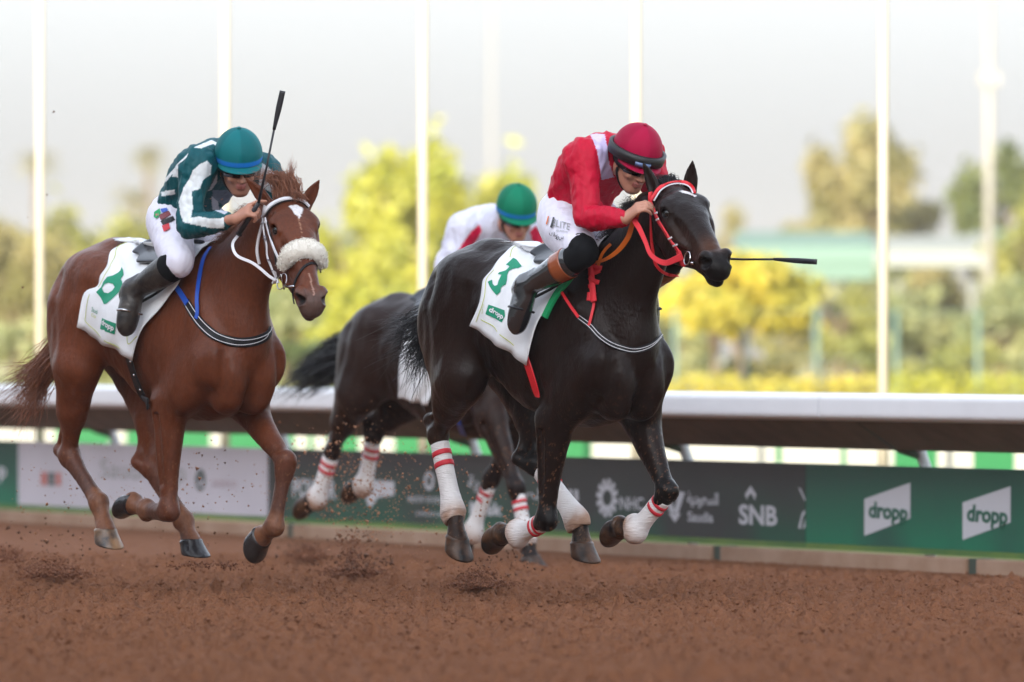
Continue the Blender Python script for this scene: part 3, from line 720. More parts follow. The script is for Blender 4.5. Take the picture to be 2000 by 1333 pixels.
# --- sunlit banners on the far side of the inner track
M_wb = mat('banner_white', (.30, .31, .30), rough=.8); M_gb = mat('banner_green', (.010, .125, .040), rough=.8)
def far_banner(px0, px1, m, label, txt=None, m2=None):
    n = 8.4; t0, t1 = rl_px(px1, n), rl_px(px0, n); mb = MB(); rbox(mb, t0 + .01, t1 - .01, n, n + .03, .05, .80); o = mb.build('banner', m); tag(o, label, 'banner', 'banners across the infield')
    if txt: 
        for a, b in txt:
            ta, tb = rl_px(b, n - .01), rl_px(a, n - .01); q = MB(); rbox(q, ta, tb, n - .008, n - .004, .30, .62); q.build('printed_block', m2, o)
far_banner(-700, 108, M_wb, 'white infield banner seen below the rail at the far left')
far_banner(108, 330, M_gb, 'green infield banner seen between the legs of the chestnut horse', [(215, 245)], M_wb)
far_banner(330, 495, M_gb, 'green infield banner below the chest of the chestnut horse', [(410, 440)], M_wb)
far_banner(495, 860, M_gb, 'green infield banner seen below the rail behind the dark bay horse', [(575, 600), (612, 636), (700, 770)], M_wb)
far_banner(860, 1155, M_gb, 'green infield banner seen between the dark horses', [(1040, 1060)], M_wb)
far_banner(1155, 1642, M_wb, 'long white infield banner seen below the rail right of the dark horse', [(1515, 1525)], M_gb)
far_banner(1642, 1980, M_gb, 'green infield banner with white blocks seen below the rail near the right edge', [(1652, 1745), (1830, 1900)], M_wb)
far_banner(1980, 2600, M_wb, 'white infield banner at the far right edge')
# --- flagpoles
M_pole = mat('flagpole_white', (.34, .32, .27), rough=.4)
for i, x in enumerate((78, 440, 826, 1243, 1725)):
    d = 52 * 9805 / (x + 8080); X = (x - 1000) / FPX * d; root = empty('flagpole', (X, d, 0))
    lab = ['tall white flagpole at the left edge behind the chestnut horse', 'tall white flagpole rising behind the rider in the teal cap', 'tall white flagpole left of the rider in the green cap',
           'tall white flagpole rising behind the rider in the red cap', 'tall white flagpole standing alone right of the dark horse'][i]
    tag(root, lab, 'flagpole', 'white flagpoles along the infield')
    mb = MB(); mb.tube([(0, 0, 0), (0, 0, 3), (0, 0, 12)], [.036, .035, .031], 16); mb.build('pole', M_pole, root, True)
    mb = MB(); mb.tube([(0, 0, 0), (0, 0, .06)], .16, 16); mb.build('base_plate', M_pole, root, True)
    mb = MB(); mb.ball((0, 0, 12.05), .08); mb.build('finial', M_pole, root, True)
# --- lighting masts
M_mast = mat('mast_grey', (.20, .20, .19), rough=.5)
for x, d, r_, lab, hy in ((960, 230, .055, 'distant pale floodlight mast left of the rider in the red cap', -60), (1932, 130, .085, 'grey lamp mast with a bracket near the right edge', -200)):
    X = (x - 1000) / FPX * d; root = empty('floodlight_mast', (X, d, 0)); tag(root, lab, 'mast')
    H_ = CAMH + (HZ - hy) / FPX * d; mb = MB(); mb.tube([(0, 0, 0), (0, 0, H_)], [r_, r_ * .8], 12); mb.build('pole', M_mast, root, True)
    mb = MB(); mb.box((-.9, -.2, H_ - .12), (.9, .2, H_ + .12)); mb.build('lamp_head', M_mast, root)
    z = CAMH + (HZ - 155) / FPX * d
    if x > 1900: mb = MB(); mb.box((-.16, -.16, z - .1), (.16, .16, z + .1)); mb.build('collar', M_mast, root)
# --- planting: trees, hedge, palms
M_bark = mat('bark', (.09, .065, .04), rough=.9)
def leafmat(n, a, b): return mat(n, a, rough=.6, col2=b, nscale=1.2, transl=.35, detail=2)
ML = dict(yg=leafmat('leaves_yellow_green', (.36, .35, .035), (.23, .26, .035)), ol=leafmat('leaves_olive', (.16, .16, .055), (.25, .22, .09)), gr=leafmat('leaves_green', (.15, .17, .04), (.24, .24, .06)),
          fl=leafmat('blossom_yellow', (.46, .37, .03), (.26, .27, .05)), dk=leafmat('leaves_dark', (.06, .09, .03), (.11, .13, .04)), pale=leafmat('leaves_pale', (.26, .27, .12), (.16, .20, .09)))
def leaves(c, r, n, size, rg):
    """leaf quads scattered through clumps"""
    c = np.array(c, float); r = np.array(r, float); k = max(8, int(n / 180)); cc = rg.normal(size=(k, 3)); cc /= np.linalg.norm(cc, axis=1, keepdims=True); cc *= rg.uniform(.25, 1, (k, 1)) ** .5
    cs = rg.uniform(.18, .42, k); w = cs ** 2; idx = rg.choice(k, n, p=w / w.sum()); o = rg.normal(size=(n, 3)) * .5; p = c + (cc[idx] + o * cs[idx][:, None]) * r
    a = rg.normal(size=(n, 3)); a /= np.linalg.norm(a, axis=1, keepdims=True); b = np.cross(a, rg.normal(size=(n, 3))); b /= np.linalg.norm(b, axis=1, keepdims=True)
    s = size * rg.uniform(.6, 1.3, (n, 1)); V = np.stack([p - a * s, p + b * s * .45, p + a * s, p - b * s * .45], 1).reshape(-1, 3)
    V[:, 2] = np.maximum(V[:, 2], .03); return V, np.arange(4 * n).reshape(n, 4)
rgt = np.random.default_rng(21)
def tree(px, top, bot_c, wpx, d, m, label, name='tree', cat='tree', n=2600, group='trees beyond the infield', lean=0):
    """px centre column, top row, bottom row of the crown, width in photograph pixels, distance"""
    s = d / FPX; X = (px - 1000) * s; zt_, zb_ = CAMH + (HZ - top) * s, CAMH + (HZ - bot_c) * s; zb_ = max(zb_, .15); root = empty(name, (X, d, 0)); tag(root, label, cat, group)
    c = (0, 0, (zt_ + zb_) / 2); r = (wpx * s / 2, wpx * s / 2, (zt_ - zb_) / 2)
    V, F = leaves(c, r, n, .035 * (zt_ + wpx * s) / 2 + .04, rgt); mesh_obj('crown', V, F, ML[m], root, smooth=False)
    mb = MB(); h = c[2]; tr = .035 * zt_; mb.tube([(0, 0, -.02), (lean * .3, 0, h * .5), (lean, 0, h)], [tr, tr * .7, tr * .3], 8)
    for q in range(5):
        a = q * 1.256 + px; mb.tube([(lean * .5, 0, h * .62), (math.cos(a) * r[0] * .3, math.sin(a) * r[1] * .3, h * .95), (math.cos(a) * r[0] * .6, math.sin(a) * r[1] * .6, h + r[2] * .3)], [tr * .45, tr * .3, tr * .1], 6)
    mb.build('trunk', M_bark, root, True)
def palm(px, top, d, label, m='ol'):
    s = d / FPX; X = (px - 1000) * s; z = CAMH + (HZ - top) * s; root = empty('palm_tree', (X, d, 0)); tag(root, label, 'palm tree', 'palms beyond the infield')
    MB().tube([(0, 0, 0), (.05, 0, z * .5), (0, 0, z - .6)], [.14, .10, .10], 10).build('trunk', M_bark, root, True)
    V = []; F = []; b = 0; L = 50 * s
    for q in range(60):
        a = rgt.uniform(0, 6.28); el = rgt.uniform(-.5, 1.1); l_ = L * rgt.uniform(.8, 1.1); pp = []
        for t in np.linspace(0, 1, 7): pp.append(np.array([math.cos(a) * l_ * t * math.cos(el * (1 - t * .5)), math.sin(a) * l_ * t * math.cos(el * (1 - t * .5)), z - .6 + l_ * t * math.sin(el) - l_ * .55 * t * t]))
        sd = np.array([-math.sin(a), math.cos(a), 0])
        for j in range(6):
            for sgn in (-1, 1):
                for kk in range(3):
                    p0 = pp[j] + (pp[j + 1] - pp[j]) * kk / 3; p1 = pp[j] + (pp[j + 1] - pp[j]) * (kk + .35) / 3; tip = p0 + sd * sgn * l_ * .22 * math.sin(.4 + 2.4 * (j + kk / 3) / 6) + np.array([0, 0, -l_ * .08]) + (p1 - p0)
                    V += [p0, p1, tip]; F.append((b, b + 1, b + 2)); b += 3
    mesh_obj('crown', V, np.array(F), ML[m], root, smooth=False)
tree(30, 420, 690, 170, 130, 'ol', 'low olive-green tree at the far left edge behind the flagpole')
tree(150, 400, 700, 190, 150, 'gr', 'broad green tree behind the croup of the chestnut horse')
tree(300, 425, 700, 200, 140, 'gr', 'green tree behind the back of the chestnut rider')
tree(430, 430, 720, 170, 150, 'yg', 'green tree hidden mostly behind the rider in the teal cap')
tree(560, 470, 720, 130, 110, 'yg', 'yellow-green bush right of the head of the chestnut horse', 'bush', 'bush')
tree(690, 330, 700, 170, 125, 'yg', 'bright yellow-green tree in the centre, left of the middle flagpole')
tree(745, 270, 560, 110, 128, 'yg', 'slender yellow-green treetop left of the middle flagpole', n=1500)
tree(850, 305, 700, 200, 132, 'yg', 'bright yellow-green tree right behind the middle flagpole', n=3400)
tree(985, 350, 700, 190, 135, 'yg', 'loose yellow-green tree behind the rider in the green cap')
tree(1100, 420, 720, 170, 150, 'ol', 'olive tree behind the back of the red rider')
tree(600, 640, 740, 120, 98, 'dk', 'small dark green shrub below the muzzle of the chestnut horse', 'shrub', 'shrub', 900)
tree(690, 560, 760, 240, 105, 'yg', 'yellow shrub behind the croup of the dark bay horse', 'shrub', 'shrub', 2200)
tree(1450, 515, 645, 270, 105, 'fl', 'bush covered in yellow blossom below the outstretched whip', 'bush', 'bush', 5200)
tree(1395, 560, 660, 120, 100, 'fl', 'small bush with yellow blossom beside the chin of the dark horse', 'bush', 'bush', 1800)
tree(1440, 420, 540, 80, 210, 'ol', 'small distant tree right of the muzzle of the dark horse', n=900)
tree(1690, 275, 500, 200, 170, 'ol', 'large olive tree behind the flagpole on the right', n=3200, lean=.2)
tree(1600, 430, 520, 190, 190, 'ol', 'low spreading olive tree left of the flagpole on the right')
tree(1780, 400, 540, 190, 175, 'ol', 'rounded olive tree between the right flagpole and the lamp mast')
tree(1945, 285, 540, 160, 150, 'dk', 'dark green tree behind the lamp mast at the right')
tree(2040, 380, 640, 180, 140, 'gr', 'green tree cut by the right edge')
tree(1640, 545, 700, 130, 120, 'gr', 'green shrub below the pale canopy, left of the right flagpole', 'shrub', 'shrub', 1500)
tree(1800, 560, 700, 200, 122, 'pale', 'pale shrub right of the right flagpole', 'shrub', 'shrub', 2200)
tree(1960, 560, 720, 170, 118, 'pale', 'pale grey-green shrub at the right edge', 'shrub', 'shrub', 2000)
tree(1340, 620, 750, 110, 112, 'pale', 'pale shrub right of the chest of the dark horse', 'shrub', 'shrub', 1200)
tree(1500, 650, 750, 170, 114, 'ol', 'brownish olive shrub under the yellow bush', 'shrub', 'shrub', 1600)
tree(1680, 650, 750, 170, 116, 'gr', 'low green shrub behind the foot of the right flagpole', 'shrub', 'shrub', 1600)
tree(1860, 660, 755, 190, 112, 'gr', 'low green shrub near the right edge behind the hedge', 'shrub', 'shrub', 1600)
tree(60, 610, 750, 260, 110, 'pale', 'pale dry shrub at the left edge above the rail', 'shrub', 'shrub', 2200)
tree(560, 560, 735, 150, 108, 'pale', 'pale green shrub between the chestnut horse and the bay horse', 'shrub', 'shrub', 1600)
tree(250, 560, 740, 200, 118, 'gr', 'green shrub behind the saddle of the chestnut horse', 'shrub', 'shrub', 1500)
for px_, tp_, w_, d_, m_ in ((70,440,230,146,'ol'),(215,432,220,150,'gr'),(370,440,220,152,'gr'),(475,455,180,150,'yg'),(610,480,190,140,'yg'),(640,430,150,150,'pale'),(770,430,220,138,'yg'),(920,420,230,142,'yg'),(1040,430,200,146,'pale'),(1150,470,190,150,'ol'),(1275,520,150,150,'pale'),(1590,540,180,150,'ol'),(1730,520,210,155,'pale'),(1880,500,210,150,'ol'),(2000,520,190,148,'gr')):
    tree(px_, tp_, 720, w_, d_, m_, {70: 'hazy olive tree of the far belt at the left edge', 215: 'hazy green tree of the far belt above the croup of the chestnut', 370: 'hazy green tree of the far belt behind the waist of the teal rider', 475: 'yellow-green tree of the far belt behind the teal rider', 610: 'yellow-green tree of the far belt right of the chestnut muzzle', 640: 'pale tree of the far belt left of the bright central tree', 770: 'yellow-green tree of the far belt behind the third flagpole', 920: 'yellow-green tree of the far belt behind the green cap', 1040: 'pale tree of the far belt between the green cap and the red rider', 1150: 'olive tree of the far belt behind the red rider', 1275: 'pale tree of the far belt hidden by the dark horse head', 1590: 'olive tree of the far belt below the pale canopy', 1730: 'pale tree of the far belt behind the lone right flagpole', 1880: 'olive tree of the far belt left of the grey lamp mast', 2000: 'green tree of the far belt at the right edge'}[px_], n=2200)
palm(290, 262, 240, 'distant palm left of the rider in the teal cap, the taller of the pair'); palm(262, 345, 250, 'distant shorter palm beside the taller one'); palm(72, 270, 230, 'distant palm behind the leftmost flagpole'); palm(1545, 430, 260, 'small distant palm above the pale canopy', 'ol')
# hedge
def hedge(px0, px1, top, d, m, label):
    s = d / FPX; x0, x1 = (px0 - 1000) * s, (px1 - 1000) * s; zt_ = CAMH + (HZ - top) * s; n = int((x1 - x0) * 700); rg = rgt
    p = np.stack([rg.uniform(x0, x1, n), d + rg.uniform(-.5, .5, n), rg.uniform(.02, 1, n) ** .6 * zt_ * (1 + .05 * np.sin(np.arange(n)))], 1)
    a = rg.normal(size=(n, 3)); a /= np.linalg.norm(a, axis=1, keepdims=True); b = np.cross(a, rg.normal(size=(n, 3))); b /= np.linalg.norm(b, axis=1, keepdims=True)
    V = np.stack([p - a * .05, p + b * .03, p + a * .05, p - b * .03], 1).reshape(-1, 3); V[:, 2] = np.maximum(V[:, 2], .01)
    tag(mesh_obj('hedge', V, np.arange(4 * n).reshape(n, 4), ML[m], None, smooth=False), label, 'hedge', 'hedges beyond the rail')
hedge(1230, 1735, 738, 96, 'fl', 'clipped yellow hedge right of the dark horse'); hedge(1738, 2100, 736, 95, 'yg', 'clipped green and yellow hedge at the right edge'); hedge(-80, 700, 742, 99, 'pale', 'low pale hedge above the rail on the left')
# teal fence posts with net
M_teal = mat('fence_teal', (.08, .135, .11), rough=.5)
fz = empty('mesh_fence', (0, 101, 0)); tag(fz, 'pale teal mesh fence behind the hedge on the right', 'fence')
for x in (1318, 1455, 1595, 1750, 1910, 2060):
    X = (x - 1000) / FPX * 101; MB().tube([(X, 0, 0), (X, 0, CAMH + (HZ - 605) / FPX * 101)], .032, 8).build('post', M_teal, fz, True)
for z in (.5, 1.1, 1.7): MB().tube([((1318 - 1000) / FPX * 101, 0, z), (7.2, 0, z)], .006, 6).build('wire', M_teal, fz, True)
# pale canopy
M_can = mat('canopy_turquoise', (.085, .15, .125), rough=.8); M_canw = mat('canopy_white', (.17, .19, .18), rough=.8)
cn_ = empty('canopy', ((1700 - 1000) / FPX * 144, 144, 0)); tag(cn_, 'long pale turquoise and white tent canopy in front of the right-hand trees', 'tent')
s = 144 / FPX
for x0, x1, y0, y1, m in ((740 - 1000, 720 - 1000 + 290, 482, 515, M_can), (10, 300, 490, 520, M_canw), (-260, -160, 515, 565, M_canw), (-160, 10, 515, 545, M_can), (205, 250, 485, 525, M_canw), (250, 330, 478, 560, M_can)):
    z0, z1 = CAMH + (HZ - y1) * s, CAMH + (HZ - y0) * s; mb = MB(); mb.add([(x0 * s, 0, z0), (x1 * s, 0, z0), (x1 * s, 3, z0), (x0 * s, 3, z0), (x0 * s, .1, z1), (x1 * s, .1, z1), (x1 * s, 2.0, z1 + .3), (x0 * s, 2.0, z1 + .3)],
        [(0, 3, 2, 1), (4, 5, 6, 7), (0, 1, 5, 4), (1, 2, 6, 5), (2, 3, 7, 6), (3, 0, 4, 7)]); mb.build('roof_panel', m, cn_)
for x in (-245, -100, 60, 205, 325): MB().tube([(x * s, 1, 0), (x * s, 1, CAMH + (HZ - 520) * s)], .07, 8).build('pole', M_canw, cn_, True)
# --- grandstand behind the camera, unseen, added and sized to shade the track
M_con = mat('stand_concrete', (.42, .40, .37), rough=.85)
gs = empty('shade_grandstand', RL(0, -34, 0), math.atan2(RD[1], RD[0])); tag(gs, 'tall roofed grandstand, unseen, added on the camera side to shade the track', 'shade_grandstand')
GH = 12.4
mb = MB()
for k in range(12): mb.box((-130, 0.6 + k * .9, 0), (170, 1.5 + k * .9, 1.0 + k * .75))
mb.build('seating_tiers', M_con, gs)
mb = MB(); mb.box((-130, 11.5, 0), (170, 12.5, GH)); mb.build('back_wall', M_con, gs)
mb = MB(); mb.box((-132, -1.0, GH), (172, 13, GH + .6)); mb.build('roof', M_con, gs)
for x in range(-120, 171, 15): MB().box((x - .3, 9.8, 0), (x + .3, 10.4, GH)).build('column', M_con, gs)

# --- dusty air
hz = MB(); hz.box((-705, -305, -1.2), (705, 905, 16.5)); ho = hz.build('haze'); ho['kind'] = 'stuff'
hm = bpy.data.materials.new('haze_air'); hm.use_nodes = True; t = hm.node_tree; t.nodes.clear()
pv = t.nodes.new('ShaderNodeVolumePrincipled'); pv.inputs['Color'].default_value = (.93, .93, .93, 1); pv.inputs['Density'].default_value = HAZE; pv.inputs['Anisotropy'].default_value = 0.0
t.links.new(pv.outputs[0], t.nodes.new('ShaderNodeOutputMaterial').inputs['Volume']); ho.data.materials.append(hm)

# --- clods and dust thrown up by the hooves
def grains(name, blobs, label, smin, smax, seed, m):
    rg = np.random.default_rng(seed); V = []; F = []; b = 0
    base = np.array([(1,1,1),(-1,-1,1),(-1,1,-1),(1,-1,-1),(.2,0,1.3)], float); tri = [(0,2,1),(0,1,3),(0,3,2),(1,2,3)]
    for px, py, d, sx, sy, n in blobs:
        for _ in range(n):
            x = px + rg.normal() * sx; y = py + rg.normal() * sy; dd = d + rg.normal() * .25; P = np.array([(x - 1000) / FPX * dd, dd, CAMH + (HZ - y) / FPX * dd])
            if P[2] < .02: P[2] = .02 + abs(rg.normal()) * .02
            s = rg.uniform(smin, smax) * (1 if rg.random() > .12 else 2.0); R_ = np.linalg.qr(rg.normal(size=(3, 3)))[0]; V += list(P + (base[:4] * rg.uniform(.5, 1.3, (4, 3))) @ R_ * s); F += [(b + i, b + j, b + k) for i, j, k in tri]; b += 4
    o = mesh_obj(name, V, np.array(F), m, None, smooth=False); tag(o, label, 'dirt', kind='stuff'); return o
M_clod = mat('dirt_clods', (.25, .10, .048), rough=.95, col2=(.16, .06, .028), nscale=8)
M_clodl = mat('dirt_grains', (.34, .16, .085), rough=.95)
M_clodd = mat('dirt_damp', (.13, .055, .027), rough=.95)
grains('flying_dirt', [(680,930,40.5,60,60,520),(740,1010,40,70,60,420),(850,960,39,70,70,260),(560,930,41,40,60,80),(330,960,38.5,110,60,200),(150,960,39,60,60,110),(1010,1010,39.5,50,40,130)], 'fine dirt grains flying between the galloping legs', .0015, .0042, 5, M_clodl)
grains('thrown_clods', [(385,1010,38.4,45,50,26),(690,1050,40.4,30,40,110),(700,1100,40.0,60,14,150),(120,1060,39.3,70,30,60),(590,1070,43.5,28,10,90),(300,900,38.6,80,80,18),(150,500,38.6,120,120,7),(960,1110,38.2,50,18,90)], 'dark dirt clods thrown up by the hooves', .002, .0065, 6, M_clodd)
grains('kicked_dirt', [(105,1120,39.3,32,5,1500),(95,1106,39.3,26,11,500),(15,1084,41,18,9,500),(600,1086,43.6,18,4,900),(598,1076,43.6,16,7,260),(695,1118,40.2,30,5,1100),(686,1090,40.2,13,22,380),(940,1142,38.2,28,4,1900),(930,1130,38.3,20,9,800),(420,1104,37.8,60,4,200)], 'low bursts of loose dirt where hooves left the track', .0018, .0052, 7, M_clod)

# --- crumbs of the harrowed surface
def crumbs(n, seed):
    rg = np.random.default_rng(seed); y = rg.uniform(27.5, 45, n); half = 1060 / FPX * y; x = rg.uniform(-1, 1, n) * half
    ok = ((x - RP0[0]) * RN[0] + (y - RP0[1]) * RN[1]) < -.25; x, y = x[ok], y[ok]; n = len(x)
    ii = np.clip(((x - gx[0]) / .017).astype(int), 0, NX - 1); jj = np.clip(((y - 21) / .024).astype(int), 0, NY - 1); z = gz[ii, jj]
    s = .003 + .010 * rg.random(n) ** 3.5; o = np.array([(1,0,0),(-1,0,0),(0,1,0),(0,-1,0),(0,0,1),(0,0,-1)], float)
    a = rg.uniform(0, 6.28, n); ca, sa = np.cos(a), np.sin(a); J = o[None] * rg.uniform(.55, 1.3, (n, 6, 1)) + rg.normal(size=(n, 6, 3)) * .15
    J = np.stack([J[..., 0] * ca[:, None] - J[..., 1] * sa[:, None], J[..., 0] * sa[:, None] + J[..., 1] * ca[:, None], J[..., 2] * .8], -1) * s[:, None, None]
    V = (J + np.stack([x, y, z + s * .35], 1)[:, None]).reshape(-1, 3); T = np.array([(0,2,4),(2,1,4),(1,3,4),(3,0,4),(2,0,5),(1,2,5),(3,1,5),(0,3,5)])
    F = (T[None] + 6 * np.arange(n)[:, None, None]).reshape(-1, 3); return V, F
V, F = crumbs(90000, 9); o = mesh_obj('loose_soil', V, F, M_dirt, None, smooth=False); tag(o, 'crumbly loose soil covering the harrowed track', 'soil', kind='stuff')

# ------------------------------------------------------------ horses
VOX = 0.0065
class Horse: pass
def make_horse_body(fr, J, T, head, neck, vox, ls=1.0):
    """one continuous body surface. J: joints, T: trunk shift function, head: (poll, h, l), neck: rows"""
    H = Horse(); H.fr = fr; H.J = J; H.bk = {}
    f = Field((-1.35, -.48, 0.0), (1.80, .48, 2.30), vox); H.f = f
    sh = lambda x, z: z + T(x)
    rows = [(-.73, 1.38, .08, .09), (-.67, 1.385, .20, .16), (-.54, 1.41, .265, .215), (-.40, 1.42, .265, .235), (-.2, 1.38, .285, .25),
            (0, 1.31, .315, .265), (.2, 1.245, .35, .265), (.4, 1.225, .375, .235), (.56, 1.21, .335, .195), (.66, 1.20, .26, .155), (.72, 1.18, .18, .11)]
    f.chain([(x, 0, sh(x, z), hw, hh) for x, z, hh, hw in rows], k=.02, n=60)
    # withers, croup, loins
    f.cone((.18, 0, sh(.2, 1.50)), (.46, 0, sh(.46, 1.59)), .08, .075, k=.10)
    f.cone((-.40, 0, sh(-.45, 1.61)), (-.66, 0, sh(-.66, 1.53)), .09, .07, k=.10)
    for s in (-1, 1):
        f.ell((-.42, s * .17, sh(-.4, 1.53)), (.16, .07, .10), k=.08)                         # point of hip
        f.ell((-.47, s * .13, sh(-.5, 1.37)), (.26, .105, .25), k=.08)                         # croup muscle
        f.ell((-.65, s * .10, sh(-.68, 1.34)), (.11, .075, .22), k=.07)                        # buttock
        f.econe((.42, s * .13, sh(.4, 1.48)), (.70, s * .155, sh(.7, 1.14)), (.055, .12), (.055, .09), (0, 1, 0), k=.05)   # shoulder blade
        f.ell((.48, s * .165, sh(.5, 1.08)), (.14, .065, .17), k=.05)                          # triceps
        f.ell((.715, s * .080, sh(.8, 1.07)), (.098, .082, .15), k=.03)                       # breast
        f.ell((.675, s * .072, sh(.8, .95)), (.10, .066, .068), k=.025)
        f.ell((.70, s * .15, sh(.7, 1.13)), (.075, .06, .10), k=.04)                          # point of shoulder
        f.cone((.1, s * .08, sh(.1, 1.02)), (-.35, s * .08, sh(-.35, 1.22)), .09, .06, k=.08)
    for s in (-1, 1):                                      # grooves between the muscles
        f.cone((.80, s * .155, sh(.8, 1.20)), (.76, s * .165, sh(.76, .98)), .020, .014, k=.035, sub=True)
        f.cone((-.58, s * .240, sh(-.6, 1.52)), (-.54, s * .235, sh(-.52, 1.12)), .024, .018, k=.07, sub=True)
        f.cone((-.27, s * .275, sh(-.3, 1.46)), (-.33, s * .275, sh(-.34, 1.16)), .022, .018, k=.07, sub=True)
    # neck
    f.chain(neck, k=.09, n=40)
    lo = [v[:3] for v in crm(neck, 12)]
    # forelegs
    def seg(rows, u=(0, 1, 0), k=.03): f.chain(rows, u=u, k=k)
    for key, s in (('RF', -1), ('LF', 1)):
        E, K, Fk, Co, To = [np.array(v, float) for v in J[key][:5]]
        sp = np.array([.64, s * .155, sh(.7, 1.12)])
        f.econe(sp, E, (.075, .11), (.062, .10), (0, 1, 0), k=.06)
        a = K - E; m1 = E + a * .22; m2 = E + a * .55; m3 = E + a * .85
        fwd = nrm(np.cross((0, s, 0), nrm(a)) * s); fwd = fwd if fwd[0] > 0 or fwd[2] > .5 else -fwd
        seg([(*(E + (0, 0, .03)), .066, .10), (*(m1 + fwd * .006), .063, .083), (*m2, .050, .060), (*m3, .041, .045), (*K, .047, .051)], k=.05)
        f.ell(K + fwd * .018, (.040, .040, .045), k=.02)
        f.econe(K + nrm(a) * -.03, K + nrm(Fk - K) * .05, (.045, .042), (.042, .036), (0, 1, 0), k=.02)
        c = Fk - K; cn = nrm(c); bk = np.cross((0, 1, 0), cn); bk = nrm(bk)
        if bk @ fwd > 0: bk = -bk
        H.bk[key] = bk
        sh0 = K + cn * .03
        seg([(*sh0, .038 * ls, .040 * ls), (*(K + c * .4), .026 * ls, .030 * ls), (*(K + c * .75), .027 * ls, .031 * ls), (*Fk, .038 * ls, .044 * ls)], k=.015)
        f.cone(K + cn * .06 + bk * .026 * ls, Fk + bk * .018 * ls - cn * .03, .014 * ls, .016 * ls, k=.015)
        f.ell(Fk + bk * .022, (.030, .028, .030), k=.02)
        p = Co - Fk
        seg([(*Fk, .040, .044), (*(Fk + p * .55), .038, .041), (*(Co + nrm(p) * .010), .049, .055)], k=.02)
        for o_ in (-1, 1):
            lt = np.array([0, s * .058, 0]); f.cone(E + a * .05 + lt + fwd * (.012 * o_ + .006), E + a * .72 + lt * .8 + fwd * (.010 * o_), .004, .003, k=.03, sub=True)
        f.ell(K - fwd * .035 - nrm(a) * .0, (.02, .022, .028), k=.02)
    for key, s in (('RH', -1), ('LH', 1)):
        St, Hk, Fk, Co, To = [np.array(v, float) for v in J[key][:5]]
        hip = np.array([-.50, s * .14, sh(-.5, 1.38)])
        f.econe(hip, St + (-.05, 0, .02), (.11, .23), (.085, .15), (0, 1, 0), k=.09)
        f.econe((-.66, s * .11, sh(-.68, 1.28)), (St + Hk) / 2 + nrm(hip - St) * 0 + np.array([-.03, 0, 0]), (.075, .12), (.06, .07), (0, 1, 0), k=.08)
        a = Hk - St
        cn = nrm(Fk - Hk); bis = nrm(nrm(St - Hk) + cn); bk = -bis
        if np.linalg.norm(nrm(St - Hk) + cn) < .25: bk = nrm(np.cross((0, 1, 0), cn)); bk = bk if bk[0] < 0 else -bk
        H.bk[key] = bk
        f.ell(St + (-.01, 0, 0.01), (.09, .055, .10), k=.10)
        seg([(*St, .082, .105), (*(St + a * .3 + bk * .02), .070, .095), (*(St + a * .6 + bk * .005), .049, .060), (*(St + a * .84), .038, .044), (*Hk, .045, .052)], k=.06)
        tip = Hk + bk * .055 - cn * .055
        f.cone(Hk + bk * .02, tip, .034, .026, k=.03)
        f.cone(St + a * .45 + bk * .05, tip, .03, .017, k=.03)
        f.cone(Hk + cn * .04 + bk * .02, tip + cn * .01, .028, .026, k=.02)
        f.ell(Hk - bk * .012, (.040, .046, .046), k=.02)
        c = Fk - Hk
        seg([(*(Hk + cn * .02), .042 * ls, .048 * ls), (*(Hk + c * .35), .029 * ls, .036 * ls), (*(Hk + c * .75), .028 * ls, .034 * ls), (*Fk, .039 * ls, .045 * ls)], k=.02)
        f.cone(Hk + cn * .08 + bk * .03 * ls, Fk + bk * .02 * ls - cn * .03, .015 * ls, .017 * ls, k=.015)
        f.ell(Fk + bk * .022, (.032, .030, .032), k=.02)
        p = Co - Fk
        seg([(*Fk, .040, .044), (*(Fk + p * .55), .038, .042), (*(Co + nrm(p) * .010), .049, .055)], k=.02)
    # head
    P0, h, l = [np.array(v, float) for v in head[:3]]; hs = head[3] if len(head) > 3 else 1.0
    h = nrm(h); l = nrm(l - (l @ h) * h); n = np.cross(h, l)
    H.P0, H.h, H.l, H.n, H.hs = P0, h, l, n, hs
    q = lambda a, b, c: P0 + (h * a + l * b + n * c) * hs
    H.q = q
    ax = (h, l, n)
    z = lambda v: tuple(x * hs for x in v)
    def hc(rows, k): f.chain([(*q(a_, b_, c_), rl * hs, rn * hs) for a_, b_, c_, rl, rn in rows], u=l, k=k)
    hc([(.02, 0, -.10, .075, .09), (.10, 0, -.085, .090, .085), (.19, 0, -.080, .090, .082), (.30, 0, -.082, .068, .078), (.40, 0, -.086, .054, .070),
        (.50, 0, -.088, .047, .056), (.56, 0, -.090, .046, .048)], .04)
    hc([(.10, 0, -.02, .060, .022), (.22, 0, -.022, .060, .025), (.34, 0, -.032, .036, .024), (.48, 0, -.048, .026, .018)], .03)      # nasal bone
    for s in (-1, 1):
        hc([(.08, s * .050, -.17, .034, .075), (.18, s * .052, -.165, .038, .088), (.28, s * .045, -.150, .032, .072), (.38, s * .030, -.138, .026, .048),
            (.50, s * .020, -.130, .022, .028)], .03)
        f.ell(q(.155, s * .058, -.160), z((.105, .034, .090)), k=.025, ax=ax)
        f.ell(q(.135, s * .076, -.034), z((.060, .030, .030)), k=.035, ax=ax)       # brow
        f.ell(q(.215, s * .070, -.078), z((.055, .024, .028)), k=.03, ax=ax)
        hc([(.24, s * .080, -.100, .010, .012), (.31, s * .066, -.100, .009, .010), (.39, s * .052, -.098, .006, .008)], .025)   # facial crest
        f.ell(q(.095, s * .086, -.040), z((.030, .010, .02)), k=.025, ax=ax, sub=True)
        f.ell(q(.33, s * .068, -.055), z((.08, .010, .02)), k=.03, ax=ax, sub=True)
        f.ell(q(.40, s * .060, -.118), z((.05, .009, .014)), k=.03, ax=ax, sub=True)
